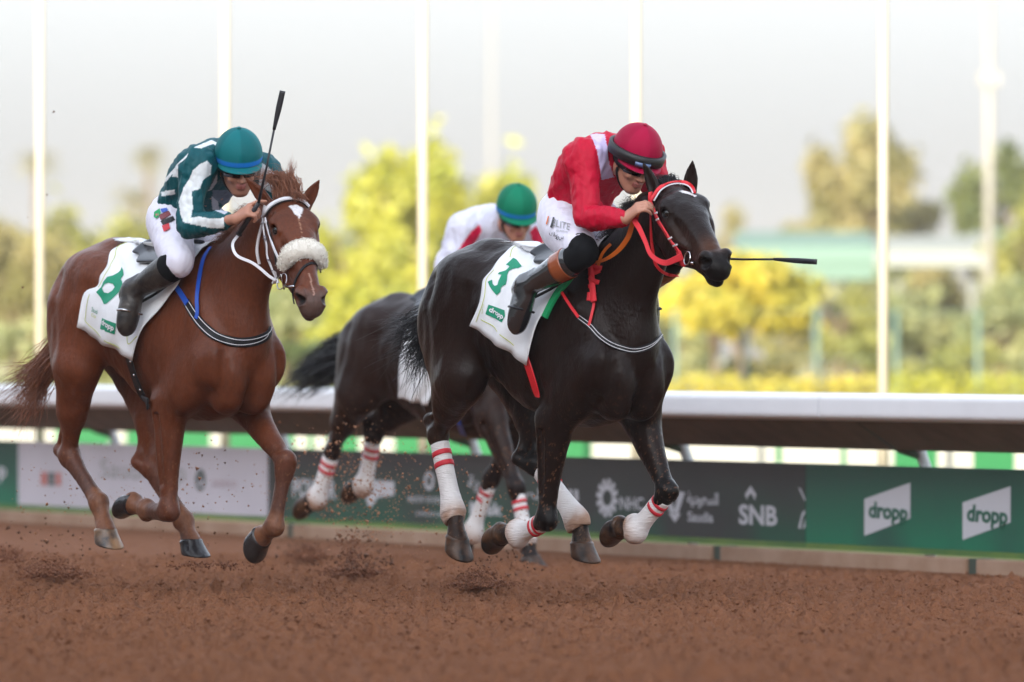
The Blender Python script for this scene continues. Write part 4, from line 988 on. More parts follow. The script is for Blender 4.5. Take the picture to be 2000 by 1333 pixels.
        hc([(.30, s * .062, -.135, .004, .006), (.42, s * .046, -.112, .004, .006), (.50, s * .048, -.085, .004, .006)], .012)       # vein
    f.ell(q(.545, 0, -.088), z((.058, .050, .052)), k=.03, ax=ax)                    # muzzle
    f.ell(q(.575, 0, -.100), z((.036, .042, .034)), k=.02, ax=ax)                    # upper lip
    f.ell(q(.545, 0, -.148), z((.045, .032, .026)), k=.012, ax=ax)                    # lower lip
    f.ell(q(.515, 0, -.165), z((.034, .026, .022)), k=.02, ax=ax)                    # chin
    for s in (-1, 1):
        f.ell(q(.540, s * .044, -.062), z((.048, .028, .040)), k=.015, ax=ax)
        nx = (nrm(h * .85 + n * .45), nrm(l * s * 1.0 + h * .35), nrm(np.cross(nrm(h * .85 + n * .45), nrm(l * s + h * .35))))
        f.ell(q(.556, s * .060, -.062), z((.034, .028, .024)), k=.008, ax=nx, sub=True)
        f.ell(q(.170, s * .089, -.036), z((.024, .019, .019)), k=.008, ax=(h, l * .85 + n * .5 * s, n * .85 - l * .5 * s), sub=True)
        hc([(.145, s * .080, -.024, .006, .006), (.170, s * .081, -.014, .007, .006), (.198, s * .076, -.024, .005, .005)], .010)      # upper lid
        hc([(.150, s * .088, -.052, .004, .005), (.170, s * .090, -.060, .004, .005), (.194, s * .085, -.052, .004, .005)], .008)
        f.chain([(*q(.600, s * .006, -.132), .014, .004), (*q(.575, s * .034, -.131), .015, .0045), (*q(.52, s * .050, -.127), .012, .004)], u=l, k=.008, sub=True)
    # throat
    f.cone(q(.06, 0, -.12), q(.05, 0, -.19), .085 * hs, .06 * hs, k=.06)
    H.neck_end = lo[-1]
    return H
def ear(H, s, tip, face, k0=1.0):
    """leaf-shaped ear from its root towards tip (local coordinates); face = the way its hollow looks"""
    f = H.f; b = H.q(.015, s * .068, -.075); d = np.array(tip, float) - b; L = np.linalg.norm(d); dn = d / L
    face = nrm(np.array(face, float) - (np.array(face, float) @ dn) * dn); sd = np.cross(dn, face)
    prev = None
    R_ = [(0, .030, .026), (.25, .031, .024), (.5, .032, .018), (.75, .022, .012), (.92, .010, .007), (1, .004, .004)]
    bend = face * -.012
    P = [(*(b + d * t + bend * math.sin(math.pi * t)), w, th) for t, w, th in R_]
    f.chain(P, u=sd, k=.02, n=22)
    Q = [(*(b + d * t + bend * math.sin(math.pi * t) + face * (.020 if t < .7 else .012)), w * .62, th * .75) for t, w, th in R_[1:5]]
    f.chain(Q, u=sd, k=.006, n=14, sub=True)
def hoof(co, toe, parent, M, s=1.0, name='hoof'):
    """hoof wall lofted from the coronet to a flat ground face; toe = the middle of the ground face"""
    co = np.array(co, float); toe = np.array(toe, float); d = nrm(toe - co); lat = nrm(np.cross(np.cross(d, (0, 1, 0)), d)) if abs(d[1]) < .95 else np.array([1., 0, 0])
    fw = nrm(np.cross(d, (0, 1, 0)))
    s = s * 1.16; L = .082 * s; n = 28; rings = []
    v = []; f = []
    prof = [(-.10, .84, -.03), (-.04, .95, -.01), (.03, 1.0, 0), (.10, .98, .03), (.5, 1.10, .22), (.90, 1.22, .44), (1.0, 1.19, .48), (1.0, 1.03, .46), (.90, .55, .3), (.88, .0, .2)]
    for t, rr, fo in prof:
        for i in range(n):
            a = 2 * math.pi * i / n; ca, sa = math.cos(a), math.sin(a)
            heel = 1 - .18 * max(0, -ca) ** 2 * (1 if rr > .3 else 0)
            p = co + d * L * (t * (1 - .45 * (.5 - .5 * ca) * (t > 0.2))) + (fw * ca * .052 * heel + lat * sa * .048) * rr * s + fw * fo * .06 * s
            v.append(p)
    m = len(prof)
    f = [(j * n + i, j * n + (i + 1) % n, (j + 1) * n + (i + 1) % n, (j + 1) * n + i) for j in range(m - 1) for i in range(n)]
    f.append(tuple(range(n))[::-1])
    return mesh_obj(name, v, f, M, parent)
# ------------------------------------------------------------ the three horses
def pk(fr, L): return [fr.p(*q) for q in L]
FA, FB, FC = Fr(1060, 36.6, 34), Fr(320, 37.7, 34), Fr(860, 44, 34)
JA = dict(RF=pk(FA, [(1080,831,-.16),(1067,1017,-.17),(1014,1048,-.13),(980,1043,-.13),(951,1038,-.12)]),
 LF=pk(FA, [(1250,823,.16),(1304,963,.16),(1245,1037,.13),(1213,1030,.12),(1174,1022,.12)]),
 RH=pk(FA, [(905,745,-.19),(855,848,-.13),(887,1000,-.13),(893,1050,-.14),(886,1104,-.14)]),
 LH=pk(FA, [(1060,772,.19),(1046,905,.10),(1131,1013,.18),(1136,1062,.18),(1137,1120,.18)]))
JB = dict(RF=pk(FB, [(328,800,-.16),(330,1000,-.17),(287,996,-.11),(260,984,-.10),(233,968,-.10)]),
 LF=pk(FB, [(482,795,.16),(559,905,.16),(536,1029,.12),(511,1048,.12),(484,1064,.12)]),
 RH=pk(FB, [(155,720,-.19),(134,888,-.13),(193,982,-.13),(206,1036,-.14),(207,1086,-.14)]),
 LH=pk(FB, [(312,768,.19),(299,913,.10),(359,1017,.15),(373,1058,.15),(377,1100,.15)]))
JC = dict(RF=pk(FC, [(960,825,-.16),(1009,955,-.15),(1030,1055,-.13),(1036,1090,-.13),(1041,1114,-.12)]),
 LF=pk(FC, [(1015,830,.16),(960,935,.14),(922,1035,.13),(907,1062,.12),(895,1085,.12)]),
 RH=pk(FC, [(700,770,-.19),(650,880,-.13),(621,975,-.13),(605,982,-.13),(580,980,-.14)]),
 LH=pk(FC, [(800,780,.19),(730,850,.10),(714,950,.12),(698,952,.13),(665,948,.13)]))
HORSES = []
def start_horse(fr, J, T, poll, h, l, hs, neck, vox, ears, ls=1.0):
    H = make_horse_body(fr, J, T, (poll, fr.dirl(np.array(h, float)), fr.dirl(np.array(l, float)), hs), neck, vox, ls)
    dp = (fr.o + fr.F * poll[0] + fr.L * poll[1])[1]
    for s, (px, py, dd), face in ears: ear(H, s, fr.at(px, py, dp + dd), fr.dirl(np.array(face, float)))
    HORSES.append(H); return H
HA = start_horse(FA, JA, lambda x: 0, FA.p(1316, 357, 0), (.30, -.82, -.48), (.90, .33, .14), 1.12,
    [(.44, 0, 1.36, .12, .27), (.60, 0, 1.46, .115, .24), (.73, 0, 1.59, .10, .20), (.83, .0, 1.71, .088, .165), (.90, .0, 1.82, .08, .13)], VOX,
    [(-1, (1256, 318, .04), (-.5, -.8, 0)), (1, (1353, 314, .03), (.2, -.95, 0))])
HB = start_horse(FB, JB, lambda x: .02, FB.p(566, 380, 0), (.20, -.68, -.70), (.96, .24, .0), 1.12,
    [(.44, 0, 1.36, .12, .27), (.60, 0, 1.46, .115, .24), (.73, 0, 1.58, .10, .20), (.83, .0, 1.69, .088, .165), (.90, .0, 1.79, .08, .13)], VOX,
    [(-1, (480, 348, .05), (-.3, -.9, -.3)), (1, (624, 352, .04), (.3, -.9, 0))], ls=1.2)
HC = start_horse(FC, JC, lambda x: -.16 + .08 * x, np.array([1.25, 0, 1.55]), (.6, -.5, -.6), (.83, .56, 0), 1.04,
    [(.42, 0, 1.22, .12, .27), (.62, 0, 1.27, .115, .21), (.82, 0, 1.34, .095, .17), (1.02, .0, 1.43, .08, .13), (1.15, .0, 1.48, .075, .11)], VOX * 1.3,
    [])
finish_horse(HA, 'A', (.0118, .0056, .0042), 'dark brown racehorse with red bridle and white numbered cloth galloping at the front')
finish_horse(HB, 'B', (.108, .030, .0125), 'chestnut racehorse with white sheepskin noseband and white bridle galloping on the left')
finish_horse(HC, 'C', (.018, .0080, .0058), 'dark bay racehorse running behind the other two beside the rail')
for k in JA: wrap(JA, k, HA.root, bk=HA.bk[k])
for k in JC: wrap(JC, k, HC.root, bk=HC.bk[k])
# --- saddle cloths with their numbers
z5 = lambda L: Z(900, 440, 4.443, L); z6 = lambda L: Z(140, 440, 4.443, L)
clA = cloth(HA, z5([(620,165),(480,185),(370,270),(290,380),(200,470),(182,560),(165,690),(106,872)]),
                z5([(1150,268),(1080,300),(1000,360),(900,480),(830,590),(760,720),(690,860),(598,1212)]), HA.root)
clB = cloth(HB, z6([(560,135),(440,190),(345,235),(320,350),(250,440),(225,530),(110,600),(66,882)]),
                z6([(1140,205),(1060,310),(1000,400),(930,520),(850,630),(760,745),(640,905),(556,1168)]), HB.root)
n3 = z5([(395,350),(430,325),(462,303),(492,318),(537,372),(510,392),(460,398),(425,408),(410,440),(408,490),(398,525),(370,530),(352,548),(350,580),(315,610),(290,580),(262,535),(245,500),(262,492),(285,485),(290,520),(305,535),(325,525),(335,490),(350,460),(360,440),(332,435),(345,420),(395,400),(430,372),(415,358)])
p, f = fill_poly([n3], 3); mark(HA, 'number', p, f, M_grn, clA)
n6 = [z6([(442,372),(455,400),(460,440),(430,475),(447,495),(455,530),(440,575),(400,610),(360,650),(320,682),(290,685),(275,660),(255,620),(228,585),(270,545),(285,500),(320,460),(370,445),(410,420),(430,400)]),
      z6([(330,508),(365,515),(380,540),(360,570),(325,595),(295,590),(280,555),(300,520)])]
p, f = fill_poly(n6, 3); mark(HB, 'number', p, f, M_grn, clB)
p, f = fill_poly([z5([(258,693),(405,745),(412,795),(390,848),(235,775)])], 3); mark(HA, 'logo_panel', p, f, M_grn, clA)
p, f = fill_poly([z6([(292,805),(418,855),(400,945),(277,895)])], 3); mark(HB, 'logo_panel', p, f, M_grn, clB)
p, f = text_quad('dropp', (900 + 258 / 4.443, 440 + 762 / 4.443), (136 / 4.443, 74 / 4.443), (16 / 4.443, -52 / 4.443), bold=.03); mark(HA, 'lettering', p, f, M_wht, clA, .0055)
p, f = text_quad('dropp', (140 + 290 / 4.443, 440 + 868 / 4.443), (104 / 4.443, 62 / 4.443), (12 / 4.443, -56 / 4.443), bold=.03); mark(HB, 'lettering', p, f, M_wht, clB, .0055)
p, f = text_quad('Saudi', (140 + 190 / 4.443, 440 + 745 / 4.443), (44 / 4.443, 30 / 4.443), (5 / 4.443, -38 / 4.443)); mark(HB, 'lettering', p, f, M_grn, clB)
p, f = text_quad('Cup', (140 + 188 / 4.443, 440 + 795 / 4.443), (36 / 4.443, 18 / 4.443), (5 / 4.443, -34 / 4.443)); mark(HB, 'lettering', p, f, M_gold, clB)
p, f = text_quad('Saudi Cup', (900 + 212 / 4.443, 440 + 772 / 4.443), (10 / 4.443, -80 / 4.443), (-16 / 4.443, -4 / 4.443)); mark(HA, 'lettering', p, f, M_gold, clA)
def edging(H, pix, parent):
    P = on_cloth(H, crm(pix, len(pix) * 5), .0022); N = H.f.grad(P, .03); ribbon(P, N, .0045, .0006).build('edging', M_gold, parent, True)
for L in ([(700,180),(600,190),(465,215),(430,290)], [(300,400),(228,478),(215,640),(150,840)], [(195,822),(300,880),(390,960),(480,1045)]): edging(HA, z5(L), clA)
for L in ([(560,160),(480,178),(400,212),(375,290),(340,380),(290,450),(240,545)], [(168,600),(150,680),(132,830)], [(132,832),(250,930),(350,1010),(440,1068)], [(492,860),(512,1025),(605,965)]): edging(HB, z6(L), clB)
# green pad strip on the dark horse
strap(HA, z5([(1172,272),(1060,318),(935,480),(850,580),(790,680),(732,800)]), .034, 'saddle_pad', M_pad, HA.root, off=.030, th=.012)
# --- breast collars, girths
strap(HA, z5([(745,410),(820,500),(880,590),(950,700),(1022,800)]), .015, 'breast_strap', M_red, HA.root, off=.03)
co = strap(HA, z5([(1020,795),(1120,870),(1200,960),(1300,1030),(1400,1067),(1500,1088),(1600,1070),(1680,1030),(1748,960)]), .030, 'breast_collar', M_blk, HA.root, off=.004)
for dy in (-12, 12): strap(HA, z5([(x + dy * .5, y - dy) for x, y in [(1020,795),(1120,870),(1200,960),(1300,1030),(1400,1067),(1500,1088),(1600,1070),(1680,1030),(1748,960)]]), .0024, 'piping', M_wht, co, off=.009, th=.001)
strap(HA, z5([(1150,590),(1155,680),(1140,760),(1112,872)]), .014, 'neck_strap', M_red, HA.root, off=.008)
strap(HA, [(1013,640),(1020,680),(1030,711),(1042,748),(1050,776)], .050, 'girth', M_red, HA.root, off=.012, th=.004)
strap(HB, z6([(860,480),(930,570),(1000,680)]), .030, 'breast_strap', M_blu, HB.root, off=.012)
c6 = [(990,665),(1090,820),(1200,930),(1300,985),(1450,1020),(1600,1005),(1700,960),(1728,905)]
co = strap(HB, z6(c6), .046, 'breast_collar', M_blk, HB.root, off=.005, th=.004)
for dy in (-21, 21): strap(HB, z6([(x + dy * .6, y - dy) for x, y in c6]), .0028, 'piping', M_wht, co, off=.0095, th=.001)
strap(HB, z6([(1205,190),(1150,270),(1122,370),(1100,500),(1085,640),(1090,760),(1075,810)]), .022, 'neck_strap', M_blu, HB.root, off=.010)
g = strap(HB, [(240,655),(256,715),(272,761),(289,790)], .058, 'girth', M_blk, HB.root, off=.018, th=.006)
for px_, py_ in ((255,707),(262,733),(274,762)):
    q, _ = FB.hit(HB.f, [(px_, py_)], .022); MB().ball(q[0], (.007, .006, .006), 10, 8).build('buckle', M_steel, g, True)
# --- bridle of the dark horse
def ring(c, r, nrm_, rad, name, m, parent):
    a = nrm(np.cross(nrm_, (0, 0, 1))); b = np.cross(nrm(nrm_), a); P = [c + (a * math.cos(t) + b * math.sin(t)) * r for t in np.linspace(0, 2 * math.pi, 29)]
    return MB().tube(P, rad, 8, cap=False).build(name, m, parent, False)
z4 = lambda L: Z(1200, 300, 4.443, L); zb = lambda L: Z(420, 330, 4.038, L)
def bridle(kind): return empty('bridle')
brA = empty('bridle', FA.o, FA.a); tag(brA, 'red bridle with white edging and a steel bit ring on the dark horse', 'bridle', 'bridles worn by the racehorses')
strap(HA, z4([(322,405),(345,370),(380,315),(440,272),(500,252),(565,247),(630,262),(672,292),(690,340)]), .019, 'browband', M_red, brA, off=.008, th=.006)
strap(HA, z4([(344,412),(365,378),(398,326),(450,288),(505,268),(565,262),(625,276),(660,302),(680,345)]), .006, 'browband_edge', M_wht, brA, off=.010, th=.003)
strap(HA, z4([(315,340),(308,400),(325,450),(350,510),(385,590),(430,660),(490,760),(530,810),(572,872)]), .021, 'cheek_strap', M_red, brA, off=.007, th=.005)
for q in ([(352,520),(372,512)], [(362,578),(384,566)], [(468,745),(498,728)], [(508,805),(545,790)]): strap(HA, z4(q), .008, 'buckle', M_wht, brA, off=.014, th=.003)
strap(HA, z4([(312,470),(316,600),(322,750),(335,850),(352,950),(400,1015),(470,1055),(550,1062)]), .014, 'throat_lash', M_red, brA, off=.010, th=.004)
strap(HA, z4([(560,850),(580,910),(605,972)]), .030, 'noseband', M_redn, brA, off=.008, th=.010)
c, _ = FA.hit(HA.f, z4([(632, 910)]), .014); ring(c[0], .030, HA.l * -1 + HA.n * .3, .0028, 'bit_ring', M_steel, brA)
c, _ = FA.hit(HA.f, z4([(680, 952)]), .006); MB().ball(c[0], (.010, .012, .008), 12, 8).build('bit', M_steel, brA, True)
def free_strap(fr, pix, ys, w, name, m, parent, th=.003, face=None):
    P = [fr.p(x, y, yy) for (x, y), yy in zip(pix, ys)]; tocam = nrm(fr.cam - P[0]); N = [tocam if face is None else face] * len(P)
    return ribbon(P, N, w, th).build(name, m, parent, False)
# points where strap ends meet the head decide its depth
hw = lambda H, q, off=.01: H.fr.hit(H.f, [q], off)[0][0]
def mixed_strap(H, pix, w, name, m, parent, off=.012, th=.003, start=None, end=None, lift=0.0):
    """a strap that hangs between two held points, clear of the surface"""
    P0 = start if start is not None else hw(H, pix[0], off); P1 = end if end is not None else hw(H, pix[-1], off)
    fr = H.fr; dw = lambda q: (fr.o + fr.F * q[0] + fr.L * q[1])[1]; d0, d1 = dw(P0), dw(P1); n = len(pix); P = []
    hits, _ = fr.hit(H.f, pix, off)
    for i, (x, y) in enumerate(pix):
        t = i / (n - 1); d = d0 * (1 - t) + d1 * t - lift * math.sin(math.pi * t); d = min(d, dw(hits[i]) if _[i] else 99); P.append(fr.at(x, y, d))
    P[0] = P0 if start is not None else P[0]
    tc = [nrm(fr.cam - q) for q in P]; return ribbon(P, tc, w, th, n=len(P) * 5).build(name, m, parent, False)
hand_A = FA.p(1243, 421, -.14)
mixed_strap(HA, z4([(180,520),(180,590),(215,650),(270,770),(310,870),(380,930),(450,950),(530,920),(592,895)]), [.024,.026,.024,.020,.020,.024,.026,.030,.034], 'rein', M_redn, brA, start=hand_A, lift=.03)
mixed_strap(HA, [(1250,411),(1236,436),(1227,463),(1211,486),(1193,501),(1175,510),(1157,514)], [.016,.022,.024,.022,.018,.014,.012], 'rein', M_org, brA, lift=.02, start=FA.p(1249,412,-.15))
mixed_strap(HA, [(1193,477),(1183,487),(1175,499),(1168,519)], .014, 'rein', M_org, brA, lift=.0)
kn = MB()
for a, b, w in (((1155,518),(1175,524),.022), ((1151,533),(1172,528),.026), ((1152,543),(1170,552),.022), ((1150,560),(1166,550),.02), ((1154,518),(1160,590),.030), ((1152,572),(1150,588),.022), ((1158,560),(1162,575),.016)):
    strap(HA, [a, ((a[0] + b[0]) / 2, (a[1] + b[1]) / 2 + 2), b], w, 'k', M_red, brA, off=.018 + .006 * random.random(), th=.007, build=False, mb=kn)
kn.build('knotted_strap', M_redn, brA, True)
# --- bridle of the chestnut
brB = empty('bridle', FB.o, FB.a); tag(brB, 'white bridle with a thick sheepskin noseband on the chestnut horse', 'bridle', 'bridles worn by the racehorses')
strap(HB, zb([(378,368),(400,330),(430,295),(470,268),(520,245),(570,236),(640,236),(705,262),(740,298)]), .021, 'browband', M_wht, brB, off=.008, th=.006)
strap(HB, zb([(400,378),(418,345),(450,305),(485,285),(530,262),(575,252),(638,252),(695,275),(732,308)]), .007, 'browband_lining', M_blk, brB, off=.006, th=.003)
strap(HB, zb([(395,290),(380,360),(378,430),(385,490),(393,545),(408,600),(412,690),(435,750),(468,835)]), .016, 'cheek_strap', M_wht, brB, off=.008, th=.004)
strap(HB, zb([(396,390),(422,500),(458,610),(497,700)]), .012, 'noseband_strap', M_wht, brB, off=.007, th=.004)
strap(HB, zb([(412,420),(440,540),(470,650),(480,760)]), .010, 'inner_strap', M_blk, brB, off=.005, th=.003)
strap(HB, zb([(380,400),(355,500),(338,580),(332,660),(350,752)]), .015, 'throat_lash', M_wht, brB, off=.008, th=.004)
for q in ([(360,440),(395,420)], [(382,530),(408,534)], [(380,552),(408,556)], [(415,716),(440,724)], [(452,800),(485,806)]): strap(HB, zb(q), .006, 'buckle', M_steel, brB, off=.014, th=.003)
hand_B = FB.p(466, 459, -.15)
mixed_strap(HB, zb([(185,520),(145,575),(140,620),(160,670),(200,702),(290,740),(360,790),(430,850),(490,882)]), .014, 'rein', M_wht, brB, start=hand_B, lift=.03)
strap(HB, zb([(455,890),(500,885)]), .022, 'rein_keeper', M_wht, brB, off=.016, th=.006)
strap(HB, zb([(470,805),(480,850)]), .022, 'bit_keeper', M_wht, brB, off=.012, th=.006)
c, _ = FB.hit(HB.f, zb([(528, 888)]), .016); ring(c[0], .038, HB.l * -1 + HB.n * .5, .0028, 'bit_ring', M_steel, brB)
a_, _ = FB.hit(HB.f, zb([(520, 830), (545, 950), (560, 930), (622, 928)]), .010); MB().tube([a_[0], a_[1]], .0045, 8).build('bit_cheek', M_steel, brB, True); MB().tube([a_[2], a_[3]], .006, 8).build('bit', M_steel, brB, True)
strap(HB, zb([(625,1060),(612,960),(640,870),(690,785),(760,742),(815,770),(832,815)]), .013, 'lower_noseband', M_blk, brB, off=.005, th=.004)
# sheepskin roll lying over the nose
H = HB; rollc = [H.q(.345, -.088, -.085), H.q(.335, -.062, -.030), H.q(.335, -.022, .004), H.q(.335, .022, .004), H.q(.335, .062, -.030), H.q(.345, .088, -.085)]
RP = crm(rollc, 26); sr = .036 * H.hs
v, f, P = sleeve([(*p, sr * s, sr * s * .92) for p, s in zip(RP, np.clip(np.sin(np.linspace(.30, math.pi - .30, 26)) * 1.35, .4, 1.08))], u=tuple(H.h), n=30, k=50)
v = v + (vnoise(v, 60, 4) * .004)[:, None] * H.n
ro = mesh_obj('sheepskin_noseband', v, f, M_wool, brB)
rg = np.random.default_rng(3); me = ro.data; V = []; F_ = []; b0 = 0
Cn = np.array([P[np.argmin(((P[:, :3] - q) ** 2).sum(1)), :3] for q in v]); Nn = v - Cn; Nn /= np.linalg.norm(Nn, axis=1, keepdims=True)
for i in rg.integers(0, len(v), 13000):
    q = v[i] + rg.normal(size=3) * .004; d = nrm(Nn[i] + rg.normal(size=3) * .3); L = rg.uniform(.004, .007); s_ = nrm(np.cross(d, rg.normal(size=3))) * .0008
    V += [q - s_, q + s_, q + d * L * .6 + s_ * .8 + rg.normal(size=3) * .002, q + d * L * 1.0]; F_.append((b0, b0 + 1, b0 + 2, b0 + 3)); b0 += 4
mesh_obj('fleece', V, np.array(F_), M_wool, ro)
# --- manes, forelocks, tails
def crest(H, neck, t0, t1, up=.9, n=12):
    P = crm(neck, 60)[int(t0 * 59):int(t1 * 59) + 1]; out = []
    for i in range(len(P)):
        t = nrm(P[min(i + 1, len(P) - 1), :3] - P[max(i - 1, 0), :3]); u = nrm(np.cross(t, (0, 1, 0))); u = u if u[2] > 0 else -u
        out.append(P[i, :3] + u * P[i, 4] * up)
    return np.array(out)[::max(1, len(out) // n)]
neckA = [(.44, 0, 1.36, .12, .27), (.60, 0, 1.46, .115, .24), (.73, 0, 1.59, .10, .20), (.83, .0, 1.71, .088, .165), (.90, .0, 1.82, .08, .13)]
neckB = [(.44, 0, 1.36, .12, .27), (.60, 0, 1.46, .115, .24), (.73, 0, 1.58, .10, .20), (.83, .0, 1.69, .088, .165), (.90, .0, 1.79, .08, .13)]
for H, nk, mt, nm in ((HA, neckA, M_hairK, 'A'), (HB, neckB, M_hairB, 'B')):
    cr = crest(H, nk, .05, .98)
    hair('mane', cr, cr + np.array([-.035, -.01, .02]), cr + np.array([-.085, -.02, .01]), mt, H.root, n=1500, r=.0017, js=(.012, .014, .022), seed=4)
hair('forelock', [HA.q(-.01, -.03, -.04), HA.q(-.01, .03, -.04)], [HA.q(-.06, -.03, -.02), HA.q(-.06, .03, -.02)], [HA.q(-.10, -.07, -.06), HA.q(-.11, .01, -.06)], M_hairK, HA.root, n=260, r=.0022, js=(.012, .012, .03), seed=6)
hair('forelock', [HB.q(-.01, -.04, -.03), HB.q(.01, .05, -.03)], [HB.q(-.07, -.06, .02), HB.q(-.06, .03, .02)], [HB.q(-.10, -.14, .01), HB.q(-.10, .03, .0)], M_hairB, HB.root, n=420, r=.0024, js=(.016, .016, .03), seed=7, curl=.015)
hair('forelock_wisp', [HB.q(-.01, .02, -.02)], [HB.q(-.09, .02, .02)], [HB.q(-.20, .05, -.0)], M_hairB, HB.root, n=60, r=.0016, js=(.012, .008, .016), seed=8)
hair('forelock_drape', [HB.q(0, -.02, -.02), HB.q(0, .04, -.02)], [HB.q(.02, .0, .025), HB.q(.02, .05, .01)], [HB.q(.05, .0, .022), HB.q(.05, .06, .0)], M_hairB, HB.root, n=120, r=.0022, js=(.01, .008, .01), seed=18)
tl = lambda fr, L: [fr.p(*q) for q in L]
dA = np.array([-.70, 0, 1.47]); dB = np.array([-.70, 0, 1.48]); dC = np.array([-.70, 0, 1.27])
hair('tail', [dA, dA + (-.03, 0, -.12)], tl(FA, [(835,615,.05),(838,665,.0)]), tl(FA, [(752,640,.10),(748,690,0),(790,745,-.05),(825,750,-.05)]), M_hairK, HA.root, n=520, r=.0032, js=(.012, .03, .05), seed=11, curl=.02)
hair('tail', [dB, dB + (-.04, 0, -.2)], tl(FB, [(94,690,.03),(92,735,.0)]), tl(FB, [(2,738,.08),(14,775,0),(36,835,-.03),(60,815,-.03)]), M_hairB, HB.root, n=560, r=.0030, js=(.010, .024, .040), seed=12, curl=.02)
hair('tail', [dC, dC + (-.04, 0, -.2)], tl(FC, [(660,660,.05),(655,740,.0)]), tl(FC, [(555,735,.1),(545,765,0),(590,775,-.05)]), M_hairK, HC.root, n=460, r=.0042, js=(.012, .022, .035), seed=13, curl=.02)
# ------------------------------------------------------------ riders
M_skin = mat('skin', (.46, .24, .16), rough=.5, noise=.08, nscale=30)
M_silk = mat('silk', (0, 0, 0), rough=.55, attr=True, spec=.22, bump=.18, bscale=9, bdist=.012)
M_brch = mat('breeches_white', (.70, .69, .80), rough=.6, bump=.35, bscale=16, bdist=.010)
M_boot = mat('boot_black', (.010, .011, .014), rough=.07, spec=1.0, bump=.45, bscale=16, bdist=.012, coat=1.0)
M_bootd = mat('boot_worn', (.009, .009, .011), rough=.35, col2=(.042, .034, .028), nscale=18, bump=.3, bscale=60)
M_tan = mat('boot_top_tan', (.26, .065, .022), rough=.25, coat=.3)
M_legk = mat('legging_black', (.004, .004, .005), rough=.8, spec=.12, bump=.2, bscale=20)
M_lens = mat('goggle_lens', (.006, .006, .008), rough=.05, spec=.8)
M_cap = mat('cap_silk', (0, 0, 0), rough=.6, attr=True, spec=.15, bump=.1, bscale=60)
M_whip = mat('whip_black', (.012, .013, .018), rough=.5, bump=.3, bscale=300, bdist=.001)
M_lip = mat('lips', (.30, .10, .08), rough=.5)
def hand(f, w, d, pn, curls, sc=1.0, thumb=.5, index=None):
    """palm and five fingers grown into field f. w wrist, d towards the knuckles, pn the way the palm looks; curls in radians per joint"""
    w = np.array(w, float); d = nrm(d); pn = nrm(np.array(pn, float) - (np.array(pn, float) @ d) * d); sd = np.cross(d, pn)
    f.chain([(*w, .029 * sc, .021 * sc), (*(w + d * .03 * sc), .034 * sc, .018 * sc), (*(w + d * .078 * sc), .041 * sc, .015 * sc)], u=sd, k=.015)
    tips = []
    for i, (o, L) in enumerate(((.030, .92), (.010, 1.0), (-.010, .94), (-.029, .78))):
        p = w + d * (.080 - abs(o) * .12) * sc + sd * o * sc; a = 0; c = curls if index is None or i else index
        for j, l in enumerate((.043, .027, .021)):
            a += c[j]; q = p + (d * math.cos(a) + pn * math.sin(a)) * l * L * sc + sd * o * .04
            f.cone(p, q, (.0095, .0088, .0080)[j] * sc, (.0088, .0080, .0068)[j] * sc, k=.003 if j else .006); p = q
        tips.append(p)
    b = w + d * .022 * sc + sd * .026 * sc; m = b + (d * .55 + sd * .62 + pn * .35) * .040 * sc; e = m + nrm(d * .75 + sd * (.3 - thumb) + pn * thumb) * .030 * sc; e2 = e + nrm(d * .7 - sd * thumb * .6 + pn * thumb) * .024 * sc
    f.cone(b, m, .014 * sc, .011 * sc, k=.01); f.cone(m, e, .011 * sc, .0095 * sc, k=.004); f.cone(e, e2, .0095 * sc, .0075 * sc, k=.004)
    return tips
def bounds(P, m): P = np.array([p[:3] for p in P], float); return P.min(0) - m, P.max(0) + m
